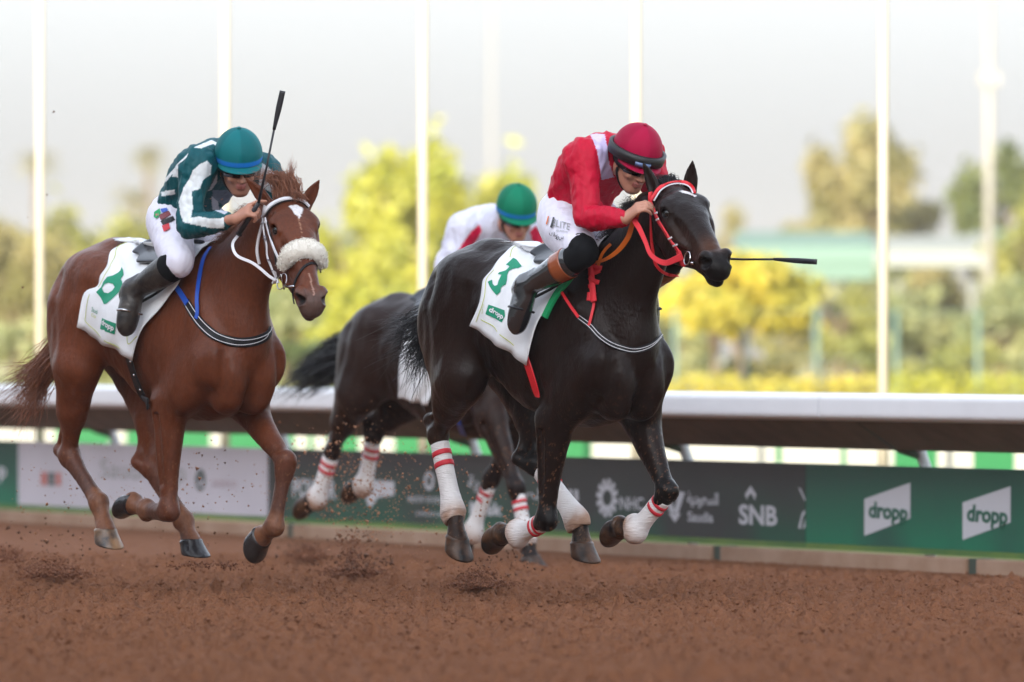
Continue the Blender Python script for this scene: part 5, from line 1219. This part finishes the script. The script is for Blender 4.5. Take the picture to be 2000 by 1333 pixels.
def make_rider(H, q, name_label, vox=.0052):
    fr = H.fr; D = lambda v: nrm(fr.dirl(np.array(v, float)))
    Pv, Nk = q['pelvis'], q['neck']; root = empty('person', fr.o, fr.a); tag(root, name_label, 'person', 'riders in the race')
    g, u = D(q['g']), np.array(q['u'], float); u = D(u); u = nrm(u - (u @ g) * g); m = np.cross(u, g); hc = q['head']      # hc: middle of the skull
    hq = lambda a, b, c: hc + (g * a + m * b + u * c) * 1.05
    allp = [Pv, Nk, hc, hc + u * .15, hc + g * .15] + list(q['armN']) + list(q['armF']) + list(q['legN']) + list(q['legF'])
    lo, hi = bounds(allp, .16)
    # ---- body
    f = Field(lo, hi, vox)
    sp = Nk - Pv; mid = Pv + sp * .5 + nrm(np.cross((0, 1, 0), sp)) * -.03 * q.get('hunch', 1)
    shn, shf = q['armN'][0], q['armF'][0]
    f.chain([(*Pv, .13, .09), (*(Pv + sp * .3), .12, .085), (*(Pv + sp * .7), .14, .10), (*(Pv + sp * .95), .11, .08)], k=.03)
    f.cone(Nk - sp * .1, hc - u * .05 - g * .02, .058, .052, k=.03)
    for A in (q['armN'], q['armF']):
        f.chain([(*A[0], .05, .05), (*((A[0] + A[1]) / 2), .042, .042), (*A[1], .036, .036), (*(A[1] + (A[2] - A[1]) * .35), .037, .038), (*A[2], .026, .022)], k=.03)
        f.cone(Nk - sp * .12, A[0], .06, .05, k=.04)
    for Lg in (q['legN'], q['legF']):
        f.chain([(*Lg[0], .085, .085), (*((Lg[0] + Lg[1]) / 2), .07, .07), (*Lg[1], .05, .05), (*((Lg[1] + Lg[2]) / 2), .043, .043), (*Lg[2], .03, .03), (*Lg[3], .03, .022)], k=.03)
    # head and face
    ax = (g, m, u)
    f.ell(hq(-.010, 0, .030), (.098, .076, .092), k=.02, ax=ax); f.ell(hq(.030, 0, -.045), (.066, .058, .078), k=.03, ax=ax)
    f.ell(hq(.058, 0, -.108), (.026, .024, .020), k=.03, ax=ax); f.econe(hq(.0, .048, -.070), hq(.055, .018, -.110), (.018, .022), (.014, .014), m, k=.03); f.econe(hq(.0, -.048, -.070), hq(.055, -.018, -.110), (.018, .022), (.014, .014), m, k=.03)
    f.cone(hq(.088, 0, -.004), hq(.112, 0, -.040), .008, .0125, k=.012); f.ell(hq(.100, .012, -.044), (.010, .008, .008), k=.008, ax=ax); f.ell(hq(.100, -.012, -.044), (.010, .008, .008), k=.008, ax=ax)
    f.ell(hq(.090, 0, .016), (.018, .050, .010), k=.015, ax=ax)
    for s in (-1, 1):
        f.ell(hq(.088, s * .032, -.006), (.014, .017, .010), k=.012, ax=ax, sub=True); f.ell(hq(.066, s * .044, -.038), (.026, .018, .018), k=.02, ax=ax)
        f.ell(hq(-.008, s * .077, -.030), (.020, .008, .032), k=.006, ax=ax); f.ell(hq(-.004, s * .086, -.028), (.010, .005, .018), k=.004, ax=ax, sub=True)
    f.ell(hq(.092, 0, -.068), (.012, .024, .006), k=.008, ax=ax); f.ell(hq(.089, 0, -.080), (.012, .021, .007), k=.008, ax=ax); f.econe(hq(.102, .022, -.0735), hq(.102, -.022, -.0735), (.006, .0022), (.006, .0022), g, k=.004, sub=True)
    for hd in q['hands']: hand(f, **hd)
    v, F = f.mesh(1); cc = np.tile((.42, .20, .135), (len(v), 1)); rel = v - hc; a_, b_, c_ = rel @ g, rel @ m, rel @ u
    near_h = np.linalg.norm(rel, axis=1) < .18; lips = near_h & (np.abs(b_) < .024) & (a_ > .08) & (c_ < -.062) & (c_ > -.088); cc[lips] = (.33, .11, .09)
    beard = near_h & (a_ > .0) & (c_ < -.055) & (c_ > -.14) & ~lips; cc[beard] *= .82 if q.get('beard') else 1
    brow = near_h & (a_ > .07) & (np.abs(c_ - .014) < .006) & (np.abs(np.abs(b_) - .030) < .018); cc[brow] *= .25
    cc *= (1 + .06 * vnoise(v, 60, 2))[:, None]
    MS = bpy.data.materials.get('skin_body') or mat('skin_body', (0, 0, 0), rough=.48, attr=True, spec=.4, bump=.1, bscale=200, bdist=.002)
    body = mesh_obj('body', v, F, MS, root, cols=cc); del f
    # ---- silk shirt
    f = Field(lo, hi, vox); back = nrm(np.cross(sp, (0, 1, 0))); back = back if back[2] > 0 else -back
    fo = q.get('fold', 1.0); w0, w1 = q.get('waist', .15), q.get('chest', .185)
    R1 = [(*(Pv + sp * .16 + back * .015), w0 * .98, .115), (*(Pv + sp * .36 + back * .035), w0 * 1.06, .130), (*(Pv + sp * .62 + back * .035), w1 * .98, .135), (*(Pv + sp * .86 + back * .012), w1 * .98, .115), (*(Nk + back * -.0), .105, .085), (*(Nk + sp * .07), .062, .060)]
    f.chain(R1, k=.02, n=30)
    for A in (q['armN'], q['armF']):
        s0, e, w = A[0], A[1], A[2]; ew = w - e; wr = e + ew * q.get('cuff', .96)
        f.chain([(*s0, .078, .082), (*(s0 + (e - s0) * .35), .066, .072), (*(s0 + (e - s0) * .75), .058, .062), (*e, .055, .055), (*(e + ew * .3), .052, .055), (*(e + ew * .75), .041, .043), (*wr, .031, .031)], k=.03)
        f.cone(Nk - sp * .10, s0, .085, .075, k=.05)
        for j in range(4):                                     # folds at the elbow and the shoulder
            o = e + (s0 - e) * (.06 + .07 * j) + RNG.normal(size=3) * .008; t = nrm(np.cross(e - s0, ew)); f.cone(o - t * .05 + ew * .15, o + t * .04 + ew * .10, .012, .010, k=.018)
    v, F = f.mesh(1); H.shirt = f
    N = f.grad(v, .015); dn = .0045 * vnoise(v * [1, 1, .6], 34, 5) * fo + .003 * vnoise(v, 75, 6) * fo + .0055 * fo * (1 - 2.2 * np.abs(vnoise(v * [1, 1, .55], 19, 27))); v = v + N * dn[:, None]
    px = fr.px(v); tocam = fr.cam - v; tocam /= np.linalg.norm(tocam, axis=1, keepdims=True); front = (N * tocam).sum(1) > -.15; near = front & (v[:, 1] < q.get('ymax', .12))
    cols = np.tile(np.array(q['silk'], float), (len(v), 1)); cols *= (1 + .05 * vnoise(v, 9, 8))[:, None]
    for poly, c, msk in q['paint']:
        sel = in_poly(px, poly) & (front if msk == 'front' else (front & (seg_dist(v, q['armN'][0], q['armN'][1])[0] < .11) | front & (seg_dist(v, q['armN'][1], q['armN'][2])[0] < .09)) if msk == 'arm' else near); cols[sel] = c
    for A in (q['armN'], q['armF']):                         # gathered cuffs
        d_, t_ = seg_dist(v, A[1], A[1] + (A[2] - A[1]) * q.get('cuff', .96)); 
    mesh_obj('silk_shirt', v, F, M_silk, root, cols=np.clip(cols, 0, 1))
    # ---- breeches
    f = Field(lo, hi, vox)
    f.ell(Pv + sp * .02 + back * .02, (.150, .165, .135), k=.03, ax=(nrm(sp), (0, 1, 0), back)); f.chain([(*(Pv + sp * .02), .145, .11), (*(Pv + sp * .26 + back * .02), .138, .112)], k=.03)
    for Lg in (q['legN'], q['legF']):
        h_, k_ = Lg[0], Lg[1]; f.chain([(*h_, .100, .118), (*(h_ + (k_ - h_) * .4), .092, .105), (*(h_ + (k_ - h_) * .8), .078, .086), (*(k_ - (k_ - h_) * .10), .060, .064)], k=.05)
        if q.get('over'): f.chain([(*(k_ - (k_ - h_) * .15), .072, .080), (*k_, .070, .074), (*(k_ + (Lg[2] - k_) * .03), .064, .068)], k=.03)
        for j in range(3): o = h_ + (k_ - h_) * (.5 + .14 * j); t = nrm(np.cross(k_ - h_, (0, 1, 0))); f.cone(o + t * .07, o - t * .05 + (0, -.05 if Lg[0][1] < 0 else .05, 0), .008, .012, k=.02)
    v, F = f.mesh(1); H.brch = f; N = f.grad(v, .015); v2 = v + N * (.0035 * vnoise(v * [1, 1, .5], 42, 15))[:, None]; br = mesh_obj('breeches', v2, F, M_brch, root); H.brobj = br
    # ---- leggings and boots
    for Lg, s in ((q['legN'], -1), (q['legF'], 1)):
        k_, a_, t_ = Lg[1], Lg[2], Lg[3]; sh = a_ - k_; th = nrm(Lg[0] - k_)
        f = Field(*bounds([k_, k_ + th * .1, a_], .12), vox)
        kr = q.get('kr', .93); f.chain([(*(k_ + sh * .06), .069, .073), (*(k_ + sh * .22), .067, .071), (*(k_ + sh * .42), .060, .062)], k=.02) if q.get('over') else f.chain([(*(k_ + th * q.get('kneecap', .085)), .079 * kr, .087 * kr), (*(k_ + th * max(q.get('kneecap', .085), -.02) * .5), .075 * kr, .082 * kr), (*k_, .064 * kr, .068 * kr), (*(k_ + sh * .22), .062, .066), (*(k_ + sh * .42), .060, .062)], k=.03)
        v, F = f.mesh(1); mesh_obj('knee_legging', v, F, M_legk, root)
        f = Field(*bounds([k_, a_, t_, a_ + (a_ - t_) * .5], .14), vox)
        f.chain([(*(k_ + sh * .26), .066, .072), (*(k_ + sh * .45), .062, .068), (*(k_ + sh * .72), .050, .056), (*(a_ - sh * .03), .042, .047), (*a_, .044, .050)], k=.02)
        ft = t_ - a_; bkw = nrm(sh - (sh @ nrm(ft)) * nrm(ft)); up_ = -nrm(np.cross(nrm(ft), (0, 1, 0)) * 1.0)
        f.ell(a_ + bkw * .018 - nrm(ft) * .005, (.040, .038, .040), k=.03)
        f.chain([(*(a_ - nrm(ft) * .01), .050, .062), (*(a_ + ft * .4), .052, .058), (*(a_ + ft * .8), .057, .048), (*(t_ + nrm(ft) * .03), .050, .036), (*(t_ + nrm(ft) * .06), .028, .018)], k=.02); f.ell(a_ + bkw * .045 + nrm(ft) * .02, (.034, .034, .034), k=.02)
        for j in range(5): o = a_ - sh * (.02 + .055 * j) ; t = nrm(np.cross(sh, (0, 1, 0))); f.cone(o - t * .045 + (0, -.02, 0), o + t * .035 + (0, -.028, 0) + sh * .05, .010, .009, k=.012)
        v, F = f.mesh(1); bt = mesh_obj('boot', v, F, q['boot'], root)
        if q.get('tan'):
            vv, ff, P_ = sleeve([(*(k_ + sh * .27), .0685, .0745), (*(k_ + sh * .34), .068, .0740), (*(k_ + sh * .46), .0645, .0705)], n=30, k=8); mesh_obj('boot_top', vv, ff, M_tan, bt)
        # stirrup iron and leather
        ball_ = a_ + ft * .72; si = nrm(np.array((0, 1., 0)) - (nrm(ft)[1]) * nrm(ft)); fn = nrm(np.cross(nrm(ft), si)); fn = fn if fn @ sh < 0 else -fn
        loop = [ball_ + fn * .040 + si * .046, ball_ - fn * .0 + si * .054, ball_ - fn * .05 + si * .034, ball_ - fn * .066, ball_ - fn * .05 - si * .034, ball_ - fn * .0 - si * .054, ball_ + fn * .040 - si * .046, ball_ + fn * .040 + si * .046]
        st = empty('stirrup', fr.o, fr.a) if False else None
        si_o = MB().tube(crm(loop, 36), .0055, 8, cap=False).build('stirrup_iron', M_steel if q.get('steel') else M_whip, H.saddle, True)
        tp = ball_ - fn * .066; ss = k_ + sh * .35 + np.array([.03, -s * .06, -.02]); mdp = (tp + ss) / 2 + np.array([.03, -s * .01, 0]); ribbon([tp, mdp, ss], [(.3, s, 0)] * 3, .014, .003).build('stirrup_leather', M_blk, H.saddle, True)
    # ---- cap
    cc_ = hq(-.004, 0, .050); rf, rm, ru = q.get('capr', (.128, .112, .124)); nu, nv = 72, 30; V = []; CL = []; lim = math.acos(-.30)
    for j in range(nv + 1):
        th = lim * j / nv
        for i in range(nu):
            ph = 2 * math.pi * i / nu; seam = abs(((ph / (math.pi / 3) + .5) % 1) - .5) * math.pi / 3; rr = 1 - .010 * math.exp(-(seam / .035) ** 2) * min(1, j / 6)
            p = cc_ + (g * math.sin(th) * math.cos(ph) * rf + m * math.sin(th) * math.sin(ph) * rm + u * math.cos(th) * ru) * rr; V.append(p)
            lit_panel = int(((ph / (math.pi / 3)) + .0) % 6) % 2; c = np.array(q['cap']) * (1.0 if lit_panel else .82)  # every other cap panel coloured darker: satin shading put into the colour
            if q.get('band') and math.cos(th) < -.03 and math.cos(th) > -.22: c = np.array(q['band'])
            CL.append(c)
    ff = [(j * nu + i, (j + 1) * nu + i, (j + 1) * nu + (i + 1) % nu, j * nu + (i + 1) % nu) for j in range(nv) for i in range(nu)]
    cp = mesh_obj('cap', V, ff, M_cap, root, cols=CL); md = cp.modifiers.new('t', 'SOLIDIFY'); md.thickness = .006; md.offset = -1
    MB().ball(cc_ + u * (ru + .004), (.011, .011, .006), 12, 8, np.stack([g, m, u], 1)).build('cap_button', M_capb[q['key']], cp, True)
    V = []; nb = 24
    for j, (ex, dz) in enumerate(((0, -.24), (.018, -.27), (.040, -.33), (.046, -.35), (.043, -.37), (.0, -.30))):
        for i in range(nb + 1):
            ph = (-1 + 2 * i / nb) * R(72); k = math.cos(ph * 1.2); st_ = math.sqrt(1 - .26 ** 2)
            V.append(cc_ + g * math.cos(ph) * (rf * st_ + ex * k) + m * math.sin(ph) * (rm * st_ + ex * k * .6) + u * (dz * ru * 1.0 if True else 0))
    nb1 = nb + 1; ff = [(j * nb1 + i, j * nb1 + i + 1, (j + 1) * nb1 + i + 1, (j + 1) * nb1 + i) for j in range(5) for i in range(nb)]
    mesh_obj('cap_peak', V, ff, M_cap, cp, cols=np.tile(np.array(q['cap']) * .9, (len(V), 1)))
    # ---- goggles: lens and strap
    def band(z0, z1, a0, a1, ra, rb, n, th=.004, tilt=0):
        V = []
        for zz, e in ((z0, 0), (z1, 0), (z1, th), (z0, th)):
            for i in range(n + 1): ph = a0 + (a1 - a0) * i / n; V.append(hq(-.004 + math.cos(ph) * (ra + e), math.sin(ph) * (rb + e), zz + tilt * math.cos(ph)))
        k = n + 1; return V, [(r_ * k + i, r_ * k + i + 1, ((r_ + 1) % 4) * k + i + 1, ((r_ + 1) % 4) * k + i) for r_ in range(4) for i in range(n)]
    for s in (-1, 1):
        V, ff = band(-.028, .010, s * .06, s * .95, .104, .088, 14); mesh_obj('goggle_lens', V, ff, M_lens, root)
    V, ff = band(-.012, .004, -.1, .1, .106, .09, 4, .006); mesh_obj('goggle_bridge', V, ff, M_blk, root)
    V, ff = band(-.020, .004, .9, 2 * math.pi - .9, .100, .084, 40, .004, tilt=-.01); mesh_obj('goggle_strap', V, ff, M_blk, root)
    V, ff = band(-.125, -.045, 1.2, 1.5, .06, .076, 4, .003); 
    MB().tube(crm([hq(.0, .079, -.01), hq(.012, .068, -.07), hq(.03, .035, -.118), hq(.035, 0, -.128), hq(.03, -.035, -.118), hq(.012, -.068, -.07), hq(.0, -.079, -.01)], 30), .006, 6).build('chin_strap', M_blk, root, True)
    if q.get('spare'):
        V = []; n = 60
        for cz, e in ((-.30, 0), (.12, 0), (.10, .016), (-.27, .016)):
            sn = math.sqrt(1 - min(.9, abs(cz)) ** 2)
            for i in range(n): ph = 2 * math.pi * i / n; V.append(cc_ + g * math.cos(ph) * (rf * sn + .004 + e) + m * math.sin(ph) * (rm * sn + .004 + e) + u * (cz * ru + .012 * math.cos(ph + .3) - .0))
        ff = [(r_ * n + i, r_ * n + (i + 1) % n, ((r_ + 1) % 4) * n + (i + 1) % n, ((r_ + 1) % 4) * n + i) for r_ in range(4) for i in range(n)]
        sg = mesh_obj('spare_goggles', V, ff, M_gog, cp)
        V = []; 
        for cz, e in ((-.22, .0), (-.05, .0), (-.05, .006), (-.22, .006)):
            for i in range(9): ph = (-.5 + i / 8 * 1.0) * .55 - .25; sn = math.sqrt(1 - cz * cz); V.append(cc_ + g * math.cos(ph) * (rf * sn + .018 + e) + m * math.sin(ph) * (rm * sn + .018 + e) + u * (cz * ru + .006))
        mesh_obj('spare_lens', V, [(r_ * 9 + i, r_ * 9 + i + 1, ((r_ + 1) % 4) * 9 + i + 1, ((r_ + 1) % 4) * 9 + i) for r_ in range(4) for i in range(8)], M_lensb, sg)
    return root
M_gog = mat('spare_goggle_rubber', (.008, .008, .010), rough=.5); M_lensb = mat('spare_lens_blue', (.10, .16, .32), rough=.1, spec=.8)
CAPS = dict(A=(.34, .0006, .038), B=(.004, .135, .150), C=(.002, .17, .09))
M_capb = {k: mat('cap_button_' + k, c, rough=.6) for k, c in CAPS.items()}
def saddle(H, x0, x1, z, label):
    """small racing saddle lying over the cloth"""
    H.zsad = z - .05; root = empty('saddle', H.fr.o, H.fr.a); tag(root, label, 'saddle', 'racing saddles'); H.saddle = root
    nx, na = 16, 26; V = []; sc_ = .62 if H.key == 'A' else .80
    for i in range(nx):
        t = i / (nx - 1); x = x0 + (x1 - x0) * t; rise = .045 * (max(0, .25 - t) / .25) ** 1.3 + .030 * (max(0, t - .75) / .25) ** 1.3
        zc = z - .28
        for j in range(na):
            a = (-1 + 2 * j / (na - 1)) * R(50 if .2 < t < .9 else 36) * sc_; r = .315 + rise * math.exp(-(a / .5) ** 2); sl = .0
            y = math.sin(a) * r * .92; V.append(np.array([x, y, zc + math.cos(a) * r]))
    V = np.array(V)
    d = H.f.val(V); N = H.f.grad(V, .03); V = V + N * np.clip(.045 - d, 0, .3)[:, None]
    ff = [(i * na + j, i * na + j + 1, (i + 1) * na + j + 1, (i + 1) * na + j) for i in range(nx - 1) for j in range(na - 1)]
    o = mesh_obj('seat', V, ff, mat('saddle_leather_' + H.key, (.012, .014, .020), rough=.3), root); md = o.modifiers.new('t', 'SOLIDIFY'); md.thickness = .014; md.offset = 1; b = o.modifiers.new('b', 'SUBSURF'); b.levels = 1; b.render_levels = 1
    return root
HA.key, HB.key, HC.key = 'A', 'B', 'C'
saddle(HA, .06, .32, 1.62, 'black racing saddle under the rider in red on the dark brown horse'); saddle(HB, -.06, .30, 1.66, 'black racing saddle under the rider in teal on the chestnut horse'); saddle(HC, -.10, .30, 1.48, 'dark racing saddle under the rider in white and red')
mir = lambda L: [np.array([p[0], -p[1], p[2]]) for p in L]
pa = lambda *L: [FA.p(*x) for x in L]; pb = lambda *L: [FB.p(*x) for x in L]; pc = lambda *L: [FC.p(*x) for x in L]
z3 = lambda L: Z(1040, 220, 4.443, L); z1 = lambda L: Z(280, 160, 4.443, L); zc = lambda L: Z(820, 340, 6.058, L)
# rider in red
legA = pa((1095,440,-.10),(1142,496,-.25),(1028,560,-.33),(1013,622,-.36)); armA = pa((1139,308,-.185),(1147,425,-.235),(1222,428,-.20)); farA = pa((1257,300,.185),(1300,420,.29),(1338,486,.24))
hdA = FA.p(1239, 314, 0.02)
qa = dict(key='A', pelvis=FA.p(1118,428,0), neck=FA.p(1192,296,0), head=hdA, g=(.38,-.79,-.47), u=(.28,-.38,.88), armN=armA, armF=farA, legN=legA, legF=mir(legA), silk=(.47,.001,.026), cap=CAPS['A'], boot=M_boot, tan=True, spare=True,
    paint=[(z3([(500,190),(560,183),(625,190),(650,300),(660,420),(708,560),(600,588),(580,450),(560,330),(520,230)]), (.58,.50,.74), 'front')],
    hands=[dict(w=armA[2], d=FA.p(1248,404,-.17) - armA[2], pn=(.1, .9, -.5), curls=(.55,.75,.5), thumb=.5), dict(w=farA[2], d=FA.p(1362,508,.22) - farA[2], pn=(-.3, -.9, -.2), curls=(1.1,1.2,.7), thumb=.8)])
make_rider(HA, qa, 'rider crouching in red silks and crimson cap on the dark brown horse')
# rider in teal
legB = pb((332,444,-.10),(350,512,-.25),(260,569,-.33),(249,626,-.36)); armB = pb((384,322,-.185),(366,442,-.26),(462,428,-.19)); farB = pb((512,336,.165),(552,402,.28),(536,446,.12))
hdB = FB.p(466, 322, 0.0)
wB = armB[2]
qb = dict(key='B', pelvis=FB.p(352,436,0), neck=FB.p(440,306,0), head=hdB, g=(.17,-.92,-.35), u=(.02,-.33,.94), armN=armB, armF=farB, legN=legB, legF=mir(legB), silk=(.002,.072,.088), cap=CAPS['B'], band=(.01,.16,.55), boot=M_bootd, cuff=.66, kneecap=-.05, kr=.80, over=True, steel=True, beard=True,
    paint=[(z1([(555,685),(590,730),(580,810),(520,850),(490,930),(420,950),(430,1100),(410,1180),(470,1170),(600,1190),(700,1180),(700,1275),(580,1270),(430,1240),(350,1220),(320,1150),(305,1040),(350,920),(400,840),(430,770),(500,710)]), (.66,.70,.72), 'near'),
           (z1([(280,730),(390,620),(375,660),(300,720),(300,830),(250,820)]), (.66,.70,.72), 'near'), (z1([(150,955),(270,935),(275,975),(160,995)]), (.66,.70,.72), 'near'), (z1([(180,850),(280,740),(290,760),(195,870)]), (.66,.70,.72), 'near'),
           (z1([(440,570),(590,505),(640,530),(630,555),(600,540),(500,580)]), (.66,.70,.72), 'near'), (z1([(560,950),(640,800),(640,870),(590,940)]), (.5,.54,.58), 'front'),
           (z1([(590,1000),(640,990),(660,1115),(700,1120),(790,1040),(830,1040),(710,1150),(600,1110)]), (.45,.48,.55), 'front'), (z1([(600,940),(800,940),(860,1000),(700,1080),(600,1000)]), (.13,.17,.24), 'front'),
           (z1([(1030,700),(1210,860),(1140,980),(1000,900)]), (.62,.66,.70), 'front')],
    hands=[dict(w=wB, d=FB.p(494,404,-.16) - wB, pn=(.30, .75, -.25), curls=(.95,1.25,.8), thumb=.75, index=(.25,.35,.2), sc=1.05), dict(w=farB[2], d=FB.p(540,470,.06) - farB[2], pn=(.2, -.9, -.2), curls=(1.1,1.2,.7), thumb=.8)])
make_rider(HB, qb, 'rider in teal and white silks and teal cap, holding up a whip')
# rider in white and red
legC = pc((900,530,-.10),(925,585,-.25),(860,640,-.33),(862,680,-.35)); armC = pc((905,447,-.185),(872,525,-.27),(935,545,-.18)); farC = pc((1028,448,.185),(1048,520,.25),(1020,560,.10))
qc = dict(key='C', pelvis=FC.p(905,525,0), neck=FC.p(970,432,0), head=FC.p(1008,420,0), g=(.30,-.86,-.42), u=(.1,-.44,.89), armN=armC, armF=farC, legN=legC, legF=mir(legC), silk=(.64,.65,.78), cap=CAPS['C'], band=(.01,.16,.50), boot=M_boot, chest=.20, waist=.17,
    paint=[(zc([(705,600),(740,680),(600,900),(330,1180),(320,1140),(500,830),(600,690)]), (.52,.005,.05), 'front'), (zc([(1370,610),(1460,740),(1460,840),(1340,820),(1300,690)]), (.52,.005,.05), 'front')],
    hands=[dict(w=armC[2], d=np.array([.1,.03,-.03]), pn=(0,.9,-.2), curls=(1.1,1.2,.7)), dict(w=farC[2], d=np.array([.1,-.03,-.03]), pn=(0,-.9,-.2), curls=(1.1,1.2,.7))])
make_rider(HC, qc, 'rider in white silks with red stripes and a green cap, farthest back', vox=.007)
clC = cloth(HC, [(835,590),(815,615),(795,650),(782,700),(780,740),(783,776)], [(925,575),(912,610),(900,650),(880,700),(862,740),(840,790)], HC.root)
g = strap(HC, [(870,740),(880,775),(892,815),(905,850)], .04, 'girth', M_blu, HC.root, off=.006, th=.004)
# ---- whips
def whip(fr, pts, d, rad, flap, label):
    root = empty('riding_whip', fr.o, fr.a); tag(root, label, 'whip', 'riding whips')
    P = pts; MB().tube(P[:3], [rad * 2.2, rad * 2.4, rad * 1.9], 12).build('handle', M_whip, root, True); MB().tube([P[0] - (P[1] - P[0]) * .04, P[0]], rad * 2.9, 12).build('knob', M_whip, root, True)
    MB().tube(P[2:5], [rad * 1.4, rad, rad], 10).build('shaft', M_whip, root, True)
    t = nrm(P[5] - P[4]); n_ = nrm(fr.cam - P[4]); ribbon([P[4] - t * .01, (P[4] + P[5]) / 2, P[5]], [n_] * 3, [flap * .55, flap, flap], .006).build('flap', M_whip, root, True)
yB = -.155
whip(FB, [FB.p(467,457,yB-.01), FB.p(487,425,yB), FB.p(505,397,yB+.005), FB.p(520,330,yB+.02), FB.p(536,250,yB+.04), FB.p(552,178,yB+.06)], 0, .0052, .027, 'black riding whip held upright by the rider in teal')
ya = .235
whip(FA, [FA.p(1335,503,ya), FA.p(1358,504,ya), FA.p(1385,505,ya), FA.p(1450,507,ya), FA.p(1515,507,ya), FA.p(1595,512,ya)], 0, .0052, .024, 'black riding whip pointing right past the muzzle of the dark brown horse')
# lettering on the white breeches
def on_field(H, f, pix, lift): P, ok = H.fr.hit(f, pix, lift); return P
for s, o, ux, uy, m in (('ELITE', (1078,441), (34,9), (2,-13), M_lgry), ('EQUESTRIAN', (1086,452), (22,4), (1,-4), M_lgry), ('\u0643\u0648', (1072,462), (16,6), (1,-12), M_blk), ('\u0646\u0633', (1086,468), (14,3), (1,-10), M_blk)):
    v, f = text_quad(s, o, ux, uy); mesh_obj('lettering', on_field(HA, HA.brch, v, .006), f, m, HA.brobj)
for poly, m in (([(1066,438),(1070,422),(1072,423),(1068,439)], M_org), ([(1074,444),(1080,424),(1083,425),(1080,440),(1078,446)], M_blk)):
    v, f = fill_poly([poly], 4); mesh_obj('print_mark', on_field(HA, HA.brch, v, .006), f, m, HA.brobj)
for poly, m in (([(301,414),(312,407),(314,417),(306,427),(300,424)], M_pad), ([(313,408),(326,406),(328,412),(316,416)], M_blu), ([(310,420),(330,412),(334,420),(314,430)], mat('print_maroon', (.16,.02,.03))), ([(313,432),(338,422),(342,430),(318,440)], M_blk), ([(316,441),(330,436),(332,446),(320,453)], M_rwrap), ([(303,418),(309,415),(310,421),(305,423)], M_lred)):
    v, f = fill_poly([poly], 4); mesh_obj('print_mark', on_field(HB, HB.brch, v, .006), f, m, HB.brobj)
